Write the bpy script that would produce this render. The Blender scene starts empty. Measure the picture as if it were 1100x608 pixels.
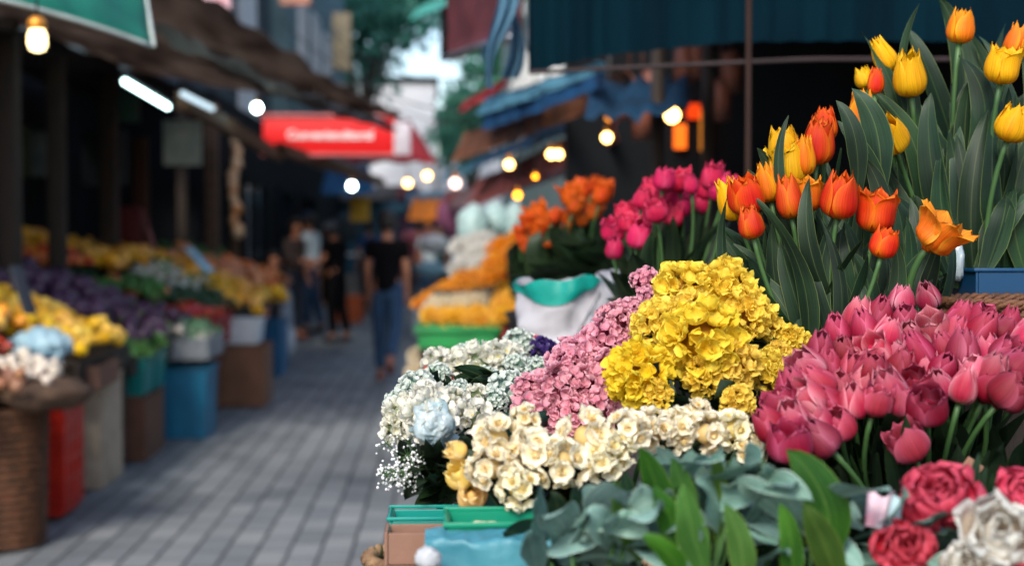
import bpy, bmesh, math, random
from math import sin, cos, pi, sqrt, radians, atan, tan
from mathutils import Vector, Matrix, Quaternion, noise
RND = random.Random(7)
scene = bpy.context.scene
C = scene.collection
V = Vector

# ------------------------------------------------------------ camera, world, sun, exposure
FPX = 1528.0
YAW, PITCH = atan(70 / FPX), atan(54 / FPX)
CAM = V((0, 0, 1.5))
F = V((sin(YAW) * cos(PITCH), cos(YAW) * cos(PITCH), -sin(PITCH)))
R = V((cos(YAW), -sin(YAW), 0))
U = R.cross(F)
cd = bpy.data.cameras.new('camera')
cam = bpy.data.objects.new('camera', cd); C.objects.link(cam)
cd.sensor_width = 36; cd.lens = FPX * 36 / 1100
cd.clip_start = 0.05; cd.clip_end = 600
m = Matrix((R, U, -F)).transposed().to_4x4(); m.translation = CAM
cam.matrix_world = m
cd.dof.use_dof = True; cd.dof.focus_distance = 1.88; cd.dof.aperture_fstop = 3.3
cd.dof.aperture_blades = 0
scene.camera = cam

SUN_EL, SUN_AZ = radians(40), radians(200)      # azimuth clockwise from +Y: light comes from behind left
world = bpy.data.worlds.new('World'); scene.world = world; world.use_nodes = True
nt = world.node_tree
bgn = nt.nodes['Background']
sky = nt.nodes.new('ShaderNodeTexSky'); sky.sky_type = 'NISHITA'; sky.sun_disc = False
sky.sun_elevation = SUN_EL; sky.sun_rotation = SUN_AZ; sky.air_density = 1.0; sky.dust_density = 2.0
nt.links.new(sky.outputs[0], bgn.inputs[0]); bgn.inputs[1].default_value = 0.15
sd = bpy.data.lights.new('sun', 'SUN'); sd.energy = 2.0; sd.angle = radians(16); sd.color = (1, .93, .82)
sun = bpy.data.objects.new('sun', sd); C.objects.link(sun)
sdir = V((sin(SUN_AZ) * cos(SUN_EL), cos(SUN_AZ) * cos(SUN_EL), sin(SUN_EL)))
sun.rotation_euler = sdir.to_track_quat('Z', 'Y').to_euler()
scene.view_settings.view_transform = 'Standard'; scene.view_settings.look = 'None'
scene.view_settings.gamma = 1; scene.view_settings.exposure = 0.98
scene.render.engine = 'CYCLES'
scene.cycles.use_denoising = True
scene.cycles.max_bounces = 6; scene.cycles.transparent_max_bounces = 6
scene.cycles.sample_clamp_indirect = 4
scene.cycles.use_adaptive_sampling = True; scene.cycles.adaptive_threshold = 0.01

# ------------------------------------------------------------ pixel helpers (a point of the photograph at a real distance)
def ray(px, py): return F + R * ((px - 550) / FPX) + U * ((304 - py) / FPX)
def P(px, py, d): return CAM + ray(px, py) * d                  # at camera depth d
def AY(px, py, y):
    r = ray(px, py); return CAM + r * (y / r.y)
def AX(px, py, x):
    r = ray(px, py); return CAM + r * (x / r.x)

# ------------------------------------------------------------ materials
def lin(c):
    o = []
    for x in c[:3]:
        x /= 255.0
        o.append(x / 12.92 if x <= .04045 else ((x + .055) / 1.055) ** 2.4)
    return (o[0], o[1], o[2], 1)
MATS = {}
def newmat(name):
    mt = bpy.data.materials.new(name); mt.use_nodes = True
    n = mt.node_tree.nodes; l = mt.node_tree.links
    return mt, n, l, n['Principled BSDF'], n['Material Output']
def hsv_var(n, l, colsock, hv=.02, sv=.1, vv=.2):
    oi = n.new('ShaderNodeObjectInfo'); h = n.new('ShaderNodeHueSaturation')
    def mr(sock, a, b, mul):
        mm = n.new('ShaderNodeMath'); mm.operation = 'MULTIPLY'; l.new(oi.outputs['Random'], mm.inputs[0]); mm.inputs[1].default_value = mul
        fr = n.new('ShaderNodeMath'); fr.operation = 'FRACT'; l.new(mm.outputs[0], fr.inputs[0])
        q = n.new('ShaderNodeMapRange'); l.new(fr.outputs[0], q.inputs[0]); q.inputs[3].default_value = a; q.inputs[4].default_value = b
        l.new(q.outputs[0], h.inputs[sock])
    mr('Hue', .5 - hv, .5 + hv, 1.0); mr('Saturation', 1 - sv, 1 + sv * .5, 7.3); mr('Value', 1 - vv, 1 + vv * .5, 13.7)
    l.new(colsock, h.inputs['Color'])
    return h.outputs[0]
def surf(name, col, rough=.6, col2=None, scale=6, detail=6, bump=.15, bscale=None, metal=0, spec=.4, transl=0, hv=0.0, vv=0.0, stretch=(1, 1, 1), emit=None, coat=0):
    """general material: two colours mixed by noise, fine bump"""
    if name in MATS: return MATS[name]
    mt, n, l, b, o = newmat(name)
    tc = n.new('ShaderNodeTexCoord'); mp = n.new('ShaderNodeMapping'); l.new(tc.outputs['Object'], mp.inputs[0]); mp.inputs['Scale'].default_value = stretch
    nz = n.new('ShaderNodeTexNoise'); nz.inputs['Scale'].default_value = scale; nz.inputs['Detail'].default_value = detail
    l.new(mp.outputs[0], nz.inputs['Vector'])
    cr = n.new('ShaderNodeValToRGB'); cr.color_ramp.elements[0].position = .35; cr.color_ramp.elements[1].position = .68
    c1 = lin(col); c2 = lin(col2) if col2 else tuple([x * .72 for x in c1[:3]] + [1])
    cr.color_ramp.elements[0].color = c1; cr.color_ramp.elements[1].color = c2
    l.new(nz.outputs[0], cr.inputs[0])
    cs = cr.outputs[0]
    if hv or vv: cs = hsv_var(n, l, cs, hv, .1, vv)
    l.new(cs, b.inputs['Base Color'])
    b.inputs['Roughness'].default_value = rough; b.inputs['Metallic'].default_value = metal
    b.inputs['Specular IOR Level'].default_value = spec
    if coat: b.inputs['Coat Weight'].default_value = coat
    if bump:
        n2 = n.new('ShaderNodeTexNoise'); n2.inputs['Scale'].default_value = bscale or scale * 8; n2.inputs['Detail'].default_value = 4
        l.new(mp.outputs[0], n2.inputs['Vector'])
        bp = n.new('ShaderNodeBump'); bp.inputs['Strength'].default_value = bump; bp.inputs['Distance'].default_value = .01
        l.new(n2.outputs[0], bp.inputs['Height']); l.new(bp.outputs[0], b.inputs['Normal'])
    if transl:
        t = n.new('ShaderNodeBsdfTranslucent'); l.new(cs, t.inputs[0])
        mx = n.new('ShaderNodeMixShader'); mx.inputs[0].default_value = transl
        l.new(b.outputs[0], mx.inputs[1]); l.new(t.outputs[0], mx.inputs[2]); l.new(mx.outputs[0], o.inputs[0])
    MATS[name] = mt
    return mt
def petal_mat(name, transl=.3, rough=.5, hv=.012, vv=.12, streak=.25, sv=.12):
    """colour from the mesh's own petal colours, fine lengthwise veins"""
    mt, n, l, b, o = newmat(name)
    at = n.new('ShaderNodeAttribute'); at.attribute_name = 'Col'
    uv = n.new('ShaderNodeUVMap'); mp = n.new('ShaderNodeMapping'); l.new(uv.outputs[0], mp.inputs[0]); mp.inputs['Scale'].default_value = (26, 1.2, 1)
    nz = n.new('ShaderNodeTexNoise'); nz.inputs['Scale'].default_value = 1; nz.inputs['Detail'].default_value = 5; l.new(mp.outputs[0], nz.inputs['Vector'])
    mr = n.new('ShaderNodeMapRange'); l.new(nz.outputs[0], mr.inputs[0]); mr.inputs[1].default_value = .3; mr.inputs[2].default_value = .7
    mr.inputs[3].default_value = 1 - streak; mr.inputs[4].default_value = 1.0
    mu = n.new('ShaderNodeMix'); mu.data_type = 'RGBA'; mu.blend_type = 'MULTIPLY'; mu.inputs[0].default_value = 1
    l.new(at.outputs['Color'], mu.inputs[6]); l.new(mr.outputs[0], mu.inputs[7])
    cs = hsv_var(n, l, mu.outputs[2], hv, sv, vv)
    l.new(cs, b.inputs['Base Color']); b.inputs['Roughness'].default_value = rough; b.inputs['Specular IOR Level'].default_value = .3
    bp = n.new('ShaderNodeBump'); bp.inputs['Strength'].default_value = .35; bp.inputs['Distance'].default_value = .0012
    l.new(nz.outputs[0], bp.inputs['Height']); l.new(bp.outputs[0], b.inputs['Normal'])
    t = n.new('ShaderNodeBsdfTranslucent'); l.new(cs, t.inputs[0]); mx = n.new('ShaderNodeMixShader'); mx.inputs[0].default_value = transl
    l.new(b.outputs[0], mx.inputs[1]); l.new(t.outputs[0], mx.inputs[2]); l.new(mx.outputs[0], o.inputs[0])
    MATS[name] = mt; return mt
def emis(name, col, strength):
    mt, n, l, b, o = newmat(name)
    e = n.new('ShaderNodeEmission'); e.inputs[0].default_value = lin(col); e.inputs[1].default_value = strength
    l.new(e.outputs[0], o.inputs[0]); MATS[name] = mt; return mt
def leaf_mat(name, c1, c2, edge, rough=.5, transl=.15, hv=.02, vv=.35, VEINS=0):
    mt, n, l, b, o = newmat(name)
    uv = n.new('ShaderNodeUVMap'); mp = n.new('ShaderNodeMapping'); l.new(uv.outputs[0], mp.inputs[0]); mp.inputs['Scale'].default_value = (40, 1.2, 1)
    nz = n.new('ShaderNodeTexNoise'); nz.inputs['Scale'].default_value = 1; nz.inputs['Detail'].default_value = 3; l.new(mp.outputs[0], nz.inputs['Vector'])
    tc = n.new('ShaderNodeTexCoord'); n3 = n.new('ShaderNodeTexNoise'); n3.inputs['Scale'].default_value = 9; l.new(tc.outputs['Object'], n3.inputs['Vector'])
    ad = n.new('ShaderNodeMath'); ad.operation = 'MULTIPLY_ADD'; l.new(nz.outputs[0], ad.inputs[0]); ad.inputs[1].default_value = .45; 
    m3 = n.new('ShaderNodeMath'); m3.operation = 'MULTIPLY'; l.new(n3.outputs[0], m3.inputs[0]); m3.inputs[1].default_value = .55; l.new(m3.outputs[0], ad.inputs[2])
    cr = n.new('ShaderNodeValToRGB'); cr.color_ramp.elements[0].position = .40; cr.color_ramp.elements[1].position = .58
    cr.color_ramp.elements[0].color = lin(c1); cr.color_ramp.elements[1].color = lin(c2); l.new(ad.outputs[0], cr.inputs[0])
    # thin pale margin
    sx = n.new('ShaderNodeSeparateXYZ'); l.new(uv.outputs[0], sx.inputs[0])
    a = n.new('ShaderNodeMath'); a.operation = 'SUBTRACT'; l.new(sx.outputs[0], a.inputs[0]); a.inputs[1].default_value = .5
    ab = n.new('ShaderNodeMath'); ab.operation = 'ABSOLUTE'; l.new(a.outputs[0], ab.inputs[0])
    mr = n.new('ShaderNodeMapRange'); l.new(ab.outputs[0], mr.inputs[0]); mr.inputs[1].default_value = .455; mr.inputs[2].default_value = .5
    mx0 = n.new('ShaderNodeMix'); mx0.data_type = 'RGBA'; l.new(mr.outputs[0], mx0.inputs[0]); l.new(cr.outputs[0], mx0.inputs[6]); mx0.inputs[7].default_value = lin(edge)
    # pale midrib and slanting side veins
    rib = n.new('ShaderNodeMapRange'); l.new(ab.outputs[0], rib.inputs[0]); rib.inputs[1].default_value = .0; rib.inputs[2].default_value = .035; rib.inputs[3].default_value = .55; rib.inputs[4].default_value = 0
    sv = n.new('ShaderNodeMath'); sv.operation = 'SUBTRACT'; l.new(sx.outputs[1], sv.inputs[0]); l.new(ab.outputs[0], sv.inputs[1])
    s2 = n.new('ShaderNodeMath'); s2.operation = 'MULTIPLY'; l.new(sv.outputs[0], s2.inputs[0]); s2.inputs[1].default_value = VEINS * 6.283
    s3 = n.new('ShaderNodeMath'); s3.operation = 'SINE'; l.new(s2.outputs[0], s3.inputs[0])
    s4 = n.new('ShaderNodeMapRange'); l.new(s3.outputs[0], s4.inputs[0]); s4.inputs[1].default_value = .86; s4.inputs[2].default_value = 1; s4.inputs[4].default_value = .35 if VEINS > 1 else 0
    sm = n.new('ShaderNodeMath'); sm.operation = 'MAXIMUM'; l.new(rib.outputs[0], sm.inputs[0]); l.new(s4.outputs[0], sm.inputs[1])
    mxv = n.new('ShaderNodeMix'); mxv.data_type = 'RGBA'; l.new(sm.outputs[0], mxv.inputs[0]); l.new(mx0.outputs[2], mxv.inputs[6]); mxv.inputs[7].default_value = lin(edge)
    cs = hsv_var(n, l, mxv.outputs[2], hv, .15, vv)
    l.new(cs, b.inputs['Base Color']); b.inputs['Roughness'].default_value = rough; b.inputs['Specular IOR Level'].default_value = .3
    bp = n.new('ShaderNodeBump'); bp.inputs['Strength'].default_value = .3; bp.inputs['Distance'].default_value = .001
    l.new(nz.outputs[0], bp.inputs['Height']); l.new(bp.outputs[0], b.inputs['Normal'])
    t = n.new('ShaderNodeBsdfTranslucent'); l.new(cs, t.inputs[0]); mx = n.new('ShaderNodeMixShader'); mx.inputs[0].default_value = transl
    l.new(b.outputs[0], mx.inputs[1]); l.new(t.outputs[0], mx.inputs[2]); l.new(mx.outputs[0], o.inputs[0])
    MATS[name] = mt; return mt

PETAL = petal_mat('petal', hv=.006, vv=.16, sv=.0, transl=.3, streak=.42, rough=.62)
PETALP = petal_mat('petal_pink', hv=.006, vv=.36, sv=.06, transl=.28, streak=.4, rough=.62)
PETALY = petal_mat('petal_soft', transl=.45, streak=.12, hv=.006, vv=.06, sv=.06)
PETALW = petal_mat('petal_white', transl=.42, streak=.06, hv=.01, vv=.06)
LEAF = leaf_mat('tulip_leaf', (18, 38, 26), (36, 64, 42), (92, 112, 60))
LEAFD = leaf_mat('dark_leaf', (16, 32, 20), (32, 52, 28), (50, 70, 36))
LEAFG = leaf_mat('bright_leaf', (36, 74, 24), (76, 122, 38), (120, 152, 66), transl=.35, VEINS=9)
LEAFB = leaf_mat('blue_leaf', (46, 86, 72), (128, 168, 158), (180, 204, 192), rough=.6, VEINS=9)  # second tone paints pale highlights onto darker green leaf bodies
STEM = surf('stem', (48, 80, 42), .5, (66, 98, 52), bump=0)
WOOD = surf('wood', (104, 78, 54), .7, (72, 52, 36), scale=5, stretch=(1, 1, 8), bump=.3, vv=.15)
WOODD = surf('dark_wood', (48, 36, 28), .75, (30, 24, 20), scale=5, stretch=(8, 1, 1), bump=.3)
CARD = surf('cardboard', (128, 92, 74), .85, (112, 80, 64), scale=10, bump=.15, vv=.1)
CARDP = surf('pale_cardboard', (176, 158, 136), .85, (150, 132, 112), scale=9, bump=.15, vv=.1)
WICK = surf('wicker', (100, 64, 40), .6, (60, 38, 24), scale=30, bump=.4)
PTEAL = surf('teal_plastic', (14, 122, 116), .35, (10, 104, 102), bump=.03)
PGREEN = surf('green_plastic', (10, 140, 108), .35, (8, 124, 96), bump=.03, transl=.2)
PBLUE = surf('blue_plastic', (18, 92, 132), .4, (14, 78, 116), bump=.03)
PBLUEL = surf('light_blue_film', (58, 128, 146), .4, (86, 156, 172), scale=14, bump=.5, bscale=25, transl=.3)
PRED = surf('red_plastic', (196, 40, 22), .4, (170, 30, 18), bump=.03)
PBLACK = surf('black_plastic', (22, 24, 26), .5, (30, 32, 34), bump=.05)
FILM = surf('white_film', (205, 208, 212), .35, (180, 186, 194), scale=6, bump=.5, bscale=14, transl=.35)
GLASSP = surf('clear_wrap', (176, 196, 206), .12, (196, 210, 216), scale=10, bump=.8, bscale=18, transl=.45, spec=.8)
MET = surf('steel', (150, 154, 160), .35, (120, 124, 130), metal=.9, bump=.05)
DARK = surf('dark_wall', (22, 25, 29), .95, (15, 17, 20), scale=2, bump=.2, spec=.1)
SKIN = surf('skin', (160, 108, 82), .6, (148, 96, 72), bump=.05)
HAIR = surf('hair', (22, 18, 17), .5, (32, 26, 22), scale=60, bump=.2)

# ------------------------------------------------------------ mesh building
class MB:
    def __init__(s): s.v = []; s.f = []; s.c = []; s.u = []
    def vert(s, co, c=(1, 1, 1), uv=(0, 0)):
        s.v.append(tuple(co)); s.c.append(tuple(c)); s.u.append(uv); return len(s.v) - 1
    def grid(s, fn, nu, nv, closed=False):
        """fn(i/nu, j/nv) -> (co, colour)"""
        base = len(s.v); cols = nu if closed else nu + 1
        for j in range(nv + 1):
            for i in range(cols):
                co, c = fn(i / nu, j / nv); s.vert(co, c, (i / nu, j / nv))
        for j in range(nv):
            for i in range(nu):
                a = base + j * cols + i; b = base + j * cols + (i + 1) % cols
                s.f.append((a, b, b + cols, a + cols))
    def tube(s, pts, rad, n=7, col=(1, 1, 1), cap=True):
        pts = [V(p) for p in pts]; k = len(pts)
        if not hasattr(rad, '__len__'): rad = [rad] * k
        base = len(s.v); prev = None
        for i, p in enumerate(pts):
            t = (pts[min(i + 1, k - 1)] - pts[max(i - 1, 0)]).normalized()
            if prev is None:
                a = t.cross(V((0, 0, 1)));
                if a.length < .05: a = t.cross(V((1, 0, 0)))
                a.normalize()
            else:
                a = prev - t * prev.dot(t); a.normalize()
            prev = a; b = t.cross(a)
            for q in range(n):
                an = 2 * pi * q / n
                s.vert(p + (a * cos(an) + b * sin(an)) * rad[i], col, (q / n, i / k))
        for i in range(k - 1):
            for q in range(n):
                s.f.append((base + i * n + q, base + i * n + (q + 1) % n, base + (i + 1) * n + (q + 1) % n, base + (i + 1) * n + q))
        if cap:
            s.f.append(tuple(base + q for q in range(n))[::-1]); s.f.append(tuple(base + (k - 1) * n + q for q in range(n)))
    def box(s, c, size, M=None, col=(1, 1, 1), bev=0.0):
        c = V(c); hx, hy, hz = [x / 2 for x in size]
        M = M or Matrix.Identity(3)
        if not bev:
            b = len(s.v)
            for dx, dy, dz in ((-1,-1,-1),(1,-1,-1),(1,1,-1),(-1,1,-1),(-1,-1,1),(1,-1,1),(1,1,1),(-1,1,1)):
                s.vert(c + M @ V((dx * hx, dy * hy, dz * hz)), col, ((dx + 1) / 2, (dz + 1) / 2))
            for f in ((0,3,2,1),(4,5,6,7),(0,1,5,4),(1,2,6,5),(2,3,7,6),(3,0,4,7)): s.f.append(tuple(b + i for i in f))
        else:
            bm = bmesh.new(); bmesh.ops.create_cube(bm, size=1)
            for v in bm.verts: v.co = V((v.co.x * size[0], v.co.y * size[1], v.co.z * size[2]))
            bmesh.ops.bevel(bm, geom=list(bm.edges), offset=bev, segments=2, affect='EDGES', profile=.5)
            s.addbm(bm, Matrix.Translation(c) @ M.to_4x4(), col); bm.free()
    def addbm(s, bm, M=None, col=(1, 1, 1)):
        b = len(s.v); bm.verts.index_update()
        for v in bm.verts: s.vert(M @ v.co if M else v.co, col, (v.co.x, v.co.z))
        for f in bm.faces: s.f.append(tuple(b + v.index for v in f.verts))
    def lathe(s, prof, n=16, M=None, col=(1, 1, 1), cap=True, wob=0, seed=0):
        """prof: list of (r, z)"""
        b = len(s.v); M = M or Matrix.Identity(4)
        for j, (r, z) in enumerate(prof):
            for q in range(n):
                an = 2 * pi * q / n
                rr = r
                if wob: rr *= 1 + wob * noise.noise(V((cos(an) * 1.3 + seed, sin(an) * 1.3, z * 9)))
                s.vert(M @ V((rr * cos(an), rr * sin(an), z)), col, (q / n, j / len(prof)))
        for j in range(len(prof) - 1):
            for q in range(n):
                s.f.append((b + j * n + q, b + j * n + (q + 1) % n, b + (j + 1) * n + (q + 1) % n, b + (j + 1) * n + q))
        if cap:
            s.f.append(tuple(b + q for q in range(n))[::-1]); e = b + (len(prof) - 1) * n; s.f.append(tuple(e + q for q in range(n)))
    def ico(s, c, r, sub=1, sc=(1, 1, 1), col=(1, 1, 1), wob=0, M=None):
        bm = bmesh.new(); bmesh.ops.create_icosphere(bm, subdivisions=sub, radius=1)
        M = M or Matrix.Identity(3); b = len(s.v); bm.verts.index_update()
        for v in bm.verts:
            p = V((v.co.x * sc[0], v.co.y * sc[1], v.co.z * sc[2])) * r
            if wob: p *= 1 + wob * noise.noise(v.co * 1.7 + V(c) * 13)
            s.vert(V(c) + M @ p, col, (v.co.x * .5 + .5, v.co.z * .5 + .5))
        for f in bm.faces: s.f.append(tuple(b + v.index for v in f.verts))
        bm.free()
    def mesh(s, name, mat, origin=None, smooth=True):
        me = bpy.data.meshes.new(name)
        vs = s.v if origin is None else [(x - origin[0], y - origin[1], z - origin[2]) for x, y, z in s.v]
        me.from_pydata(vs, [], s.f)
        at = me.color_attributes.new('Col', 'FLOAT_COLOR', 'POINT')
        flat = []
        for c in s.c: flat += [c[0], c[1], c[2], 1]
        at.data.foreach_set('color', flat)
        ul = me.uv_layers.new(name='UVMap')
        idx = [0] * len(me.loops); me.loops.foreach_get('vertex_index', idx)
        fu = []
        for i in idx: fu += s.u[i]
        ul.data.foreach_set('uv', fu)
        if smooth: me.polygons.foreach_set('use_smooth', [True] * len(me.polygons))
        me.materials.append(mat); me.update()
        return me
    def build(s, name, mat, parent=None, smooth=True, origin=None):
        org = parent_origin(parent) if parent is not None else (origin or (0, 0, 0))
        o = bpy.data.objects.new(name, s.mesh(name, mat, org, smooth)); C.objects.link(o)
        if parent is not None: o.parent = parent
        elif origin: o.location = origin
        return o
def parent_origin(p):
    q = V((0, 0, 0))
    while p is not None: q = q + p.location; p = p.parent
    return q
def tag(o, label=None, cat=None, group=None, kind=None):
    if label: o['label'] = label
    if cat: o['category'] = cat
    if group: o['group'] = group
    if kind: o['kind'] = kind
    return o
def empty(name, loc, label, cat, group=None):
    o = bpy.data.objects.new(name, None); C.objects.link(o); o.location = loc; o.empty_display_size = .05
    return tag(o, label, cat, group)
def place(name, me, loc, rot=None, sc=1, parent=None):
    o = bpy.data.objects.new(name, me); C.objects.link(o)
    if parent is not None: o.parent = parent; loc = V(loc) - parent_origin(parent)
    o.location = loc
    if rot is not None: o.rotation_mode = 'QUATERNION'; o.rotation_quaternion = rot
    o.scale = (sc, sc, sc) if not hasattr(sc, '__len__') else sc
    return o
def copy_tree(o, parent=None):
    c = o.copy(); C.objects.link(c)
    if parent is not None: c.parent = parent
    for ch in list(o.children): copy_tree(ch, c)
    return c
def zq(d, spin=0): return V(d).normalized().to_track_quat('Z', 'Y') @ Quaternion((0, 0, 1), spin)
def bez(a, b, c, n):
    return [a * (1 - t) ** 2 + b * 2 * t * (1 - t) + c * t * t for t in [i / n for i in range(n + 1)]]
def mixc(a, b, t): t = max(0, min(1, t)); return tuple(a[i] * (1 - t) + b[i] * t for i in range(3))
def rr(a, b): return RND.uniform(a, b)
def rv(k=1): return V((rr(-k, k), rr(-k, k), rr(-k, k)))

# sheet between four corners with sag and folds; two-sided with a real thickness
def sheet(mb, a, b, c, d, nu=16, nv=10, sag=.05, rip=.01, ripn=6, axis=V((0, 0, -1)), thick=.006, seed=0):
    a, b, c, d = map(V, (a, b, c, d))
    nrm = (b - a).cross(d - a).normalized()
    def top(off):
        def fn(u, v):
            p = a * (1 - u) * (1 - v) + b * u * (1 - v) + c * u * v + d * (1 - u) * v
            p = p + axis * (sag * 4 * u * (1 - u) * (.4 + .6 * 4 * v * (1 - v)))
            p = p + nrm * (rip * sin(u * ripn * 2 * pi + 3 * noise.noise(V((u * 3, v * 2, seed)))) + rip * 2 * noise.noise(V((u * 5, v * 4, seed + 5))) + off)
            return p, (1, 1, 1)
        return fn
    mb.grid(top(0), nu, nv); mb.grid(top(thick), nu, nv)
    b0 = len(mb.v) - 2 * (nu + 1) * (nv + 1); o = (nu + 1) * (nv + 1)
    rim = [b0 + i for i in range(nu + 1)] + [b0 + j * (nu + 1) + nu for j in range(1, nv + 1)] + [b0 + nv * (nu + 1) + i for i in range(nu - 1, -1, -1)] + [b0 + j * (nu + 1) for j in range(nv - 1, 0, -1)]
    for i in range(len(rim)):
        x, y = rim[i], rim[(i + 1) % len(rim)]; mb.f.append((x, y, y + o, x + o))

# ------------------------------------------------------------ petals, leaves, flower heads
def petal(mb, M, L, W, cup=.3, curl=.3, ruf=.1, cb=(1, 1, 1), ct=(1, 1, 1), nu=4, nv=4, point=.0, seed=0, wide=.62):
    def fn(u, v):
        s = u * 2 - 1
        v = 1 - (1 - v) ** 1.35
        w = (.28 + .72 * sin(pi / 2 * min(1, v / .6))) if v < .6 else sqrt(max(0, 1 - ((v - .6) / .4) ** 2 * .96))
        w = max(w, .14) * (1 - point * v * v)
        x = s * W * w
        y = L * v - L * .10 * s * s * v
        z = L * curl * v * v * (1 if curl > 0 else 1) + cup * W * s * s * w + ruf * L * noise.noise(V((s * 1.6 + seed, v * 2.2, seed * .7))) * v * 2
        return M @ V((x, y, z)), mixc(cb, ct, v ** .8 + .15 * abs(s))
    mb.grid(fn, nu, nv)
def leaf(mb, pts, W, side, fold=.35, twist=.0, wave=.05, seed=0, nu=4, n=12, tipsharp=.75):
    """blade along a curve pts; side = direction of the blade's width"""
    k = len(pts) - 1
    fr = []
    for i in range(k + 1):
        t = (pts[min(i + 1, k)] - pts[max(i - 1, 0)]).normalized()
        s = V(side) - t * V(side).dot(t)
        if s.length < .05: s = t.orthogonal()
        s.normalize(); s = Quaternion(t, twist * i / k) @ s
        fr.append((pts[i], s, t.cross(s)))
    def fn(u, v):
        i = v * k; a = int(min(i, k - 1)); ft = i - a
        p = pts[a].lerp(pts[a + 1], ft); s = fr[a][1].lerp(fr[a + 1][1], ft).normalized(); nn = fr[a][2].lerp(fr[a + 1][2], ft).normalized()
        q = u * 2 - 1
        w = (.42 + .58 * min(1, v / .35)) * (1 - max(0, (v - .35) / .65) ** (1 / tipsharp * 1.5)) ** .8
        w = max(w, .01) * W
        return p + s * (q * w) + nn * (abs(q) ** 1.3 * w * fold * (1.25 - v) + wave * W * sin(v * 9 + seed) * q * abs(q) + wave * W * .7 * noise.noise(V((seed, v * 4, q)))), (1, 1, 1)
    mb.grid(fn, nu, k)
def leaf_pts(a, c, bow, n=12): a, c = V(a), V(c); return bez(a, (a + c) * .5 + V(bow), c, n)

def tulip_head(name, Rr=.022, H=.058, close=.45, body=(1, 0, 0), edge=(1, 1, 0), base=(1, 1, .3), edgeamt=.6, ang=62, seed=0, mat=None, streak=None, rag=.05, open_=None):
    mb = MB(); rnd = random.Random(seed)
    for ring in (1, 0):
        for k in range(3):
            th0 = radians(120 * k + 60 * ring + rnd.uniform(-9, 9)); RR = Rr * (1 if ring == 0 else .84); HH = H * (rnd.uniform(.93, 1.02)) * (1 if ring == 0 else .99)
            cl = close + rnd.uniform(-.14, .14)
            if open_: cl -= open_ * rnd.uniform(.1, 1.2)
            sd = rnd.uniform(0, 50); A = radians(ang * rnd.uniform(.92, 1.05))
            def fn(u, v, th0=th0, RR=RR, HH=HH, cl=cl, sd=sd, A=A, ring=ring):
                s = u * 2 - 1
                if v < .42:
                    a = v / .42 * pi / 2; r = RR * sin(a) ** .8; z = .33 * HH * (1 - cos(a))
                else:
                    t = (v - .42) / .58; r = RR * (1 - cl * t ** 1.7); z = HH * (.33 + .67 * t)
                w = (.5 + .5 * sin(pi * min(v, .5))) if v < .5 else (1 - ((v - .5) / .5) ** 2.6) ** .6 if v < 1 else .06
                w = max(w, .06)
                th = th0 + s * w * A
                z -= HH * .13 * s * s * v ** 2
                r = r * (1 - .10 * (1 - s * s) * 0 + .07 * abs(s) ** 2 * (v - .2)) + .0022 * (1 - abs(s)) * (1 - v)   # free edges lift off
                r += RR * rag * 1.5 * noise.noise(V((s * 1.5 + sd, v * 2.5, sd))) * (.4 + v) + (RR * .12 * max(0, v - .85) / .15)
                z += HH * rag * noise.noise(V((s * 3 + sd, 7, sd)))* v
                e = max(abs(s) ** 3, max(0, v - .55) ** 1.5 * 2.2) * edgeamt
                col = mixc(body, edge, e)
                if streak: col = mixc(col, streak, max(0, 1 - abs(s) * 3) * .7 * (1 - v * .5))
                col = mixc(base, col, v / .22)
                return V((r * cos(th), r * sin(th), z)), col
            mb.grid(fn, 8, 11)
    mb.ico((0, 0, H * .25), Rr * .55, 1, (1, 1, 1.5), col=body)
    return mb.mesh(name, mat or PETAL)

def floret_head(name, Rr, nflo, pl, pw, npet=4, cb=(1, 1, 0), ct=(1, 1, 0), mat=None, seed=0, cup=.5, curl=.3, ruf=.15, tilt=25, jit=.35, cover=.8, squash=.85, center=None, core=None, point=0, layers=1, nu=3, nv=3, shell=0.12):
    mb = MB(); rnd = random.Random(seed)
    ga = pi * (3 - sqrt(5))
    for i in range(nflo):
        z = 1 - 2 * cover * (i + .5) / nflo; r = sqrt(max(0, 1 - z * z)); a = ga * i + rnd.uniform(-.2, .2)
        nrm = V((r * cos(a), r * sin(a), z))
        nr = (nrm + V((rnd.uniform(-1, 1), rnd.uniform(-1, 1), rnd.uniform(-1, 1))) * jit).normalized()
        pos = V((nrm.x, nrm.y, nrm.z * squash)) * Rr * (1 + rnd.uniform(-shell, shell) + .18 * noise.noise(nrm * 1.6 + V((seed, 0, 0))))
        q = nr.to_track_quat('Z', 'Y') @ Quaternion((0, 0, 1), rnd.uniform(0, 6))
        shade = rnd.uniform(0, 1)
        for ly in range(layers):
            for k in range(npet):
                s = (1 - .3 * ly) * rnd.uniform(.82, 1.15)
                qq = q @ Quaternion((0, 0, 1), 2 * pi * (k + ly * .5) / npet + rnd.uniform(-.15, .15)) @ Quaternion((1, 0, 0), radians(tilt + 28 * ly + rnd.uniform(-14, 14)))
                M = Matrix.Translation(pos + nr * (.001 * k)) @ qq.to_matrix().to_4x4()
                c1 = mixc(cb, ct, shade * .5); c2 = mixc(ct, cb, shade * .25)
                petal(mb, M, pl * s, pw * s, cup, curl, ruf, c1, c2, nu, nv, point, seed=rnd.uniform(0, 90))
        if center: mb.ico(pos + nr * pl * .12, pl * .17, 1, col=center)
    if core: mb.ico((0, 0, 0), Rr * .82, 2, (1, 1, squash), col=core, wob=.2)
    return mb.mesh(name, mat or PETALY)

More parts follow.
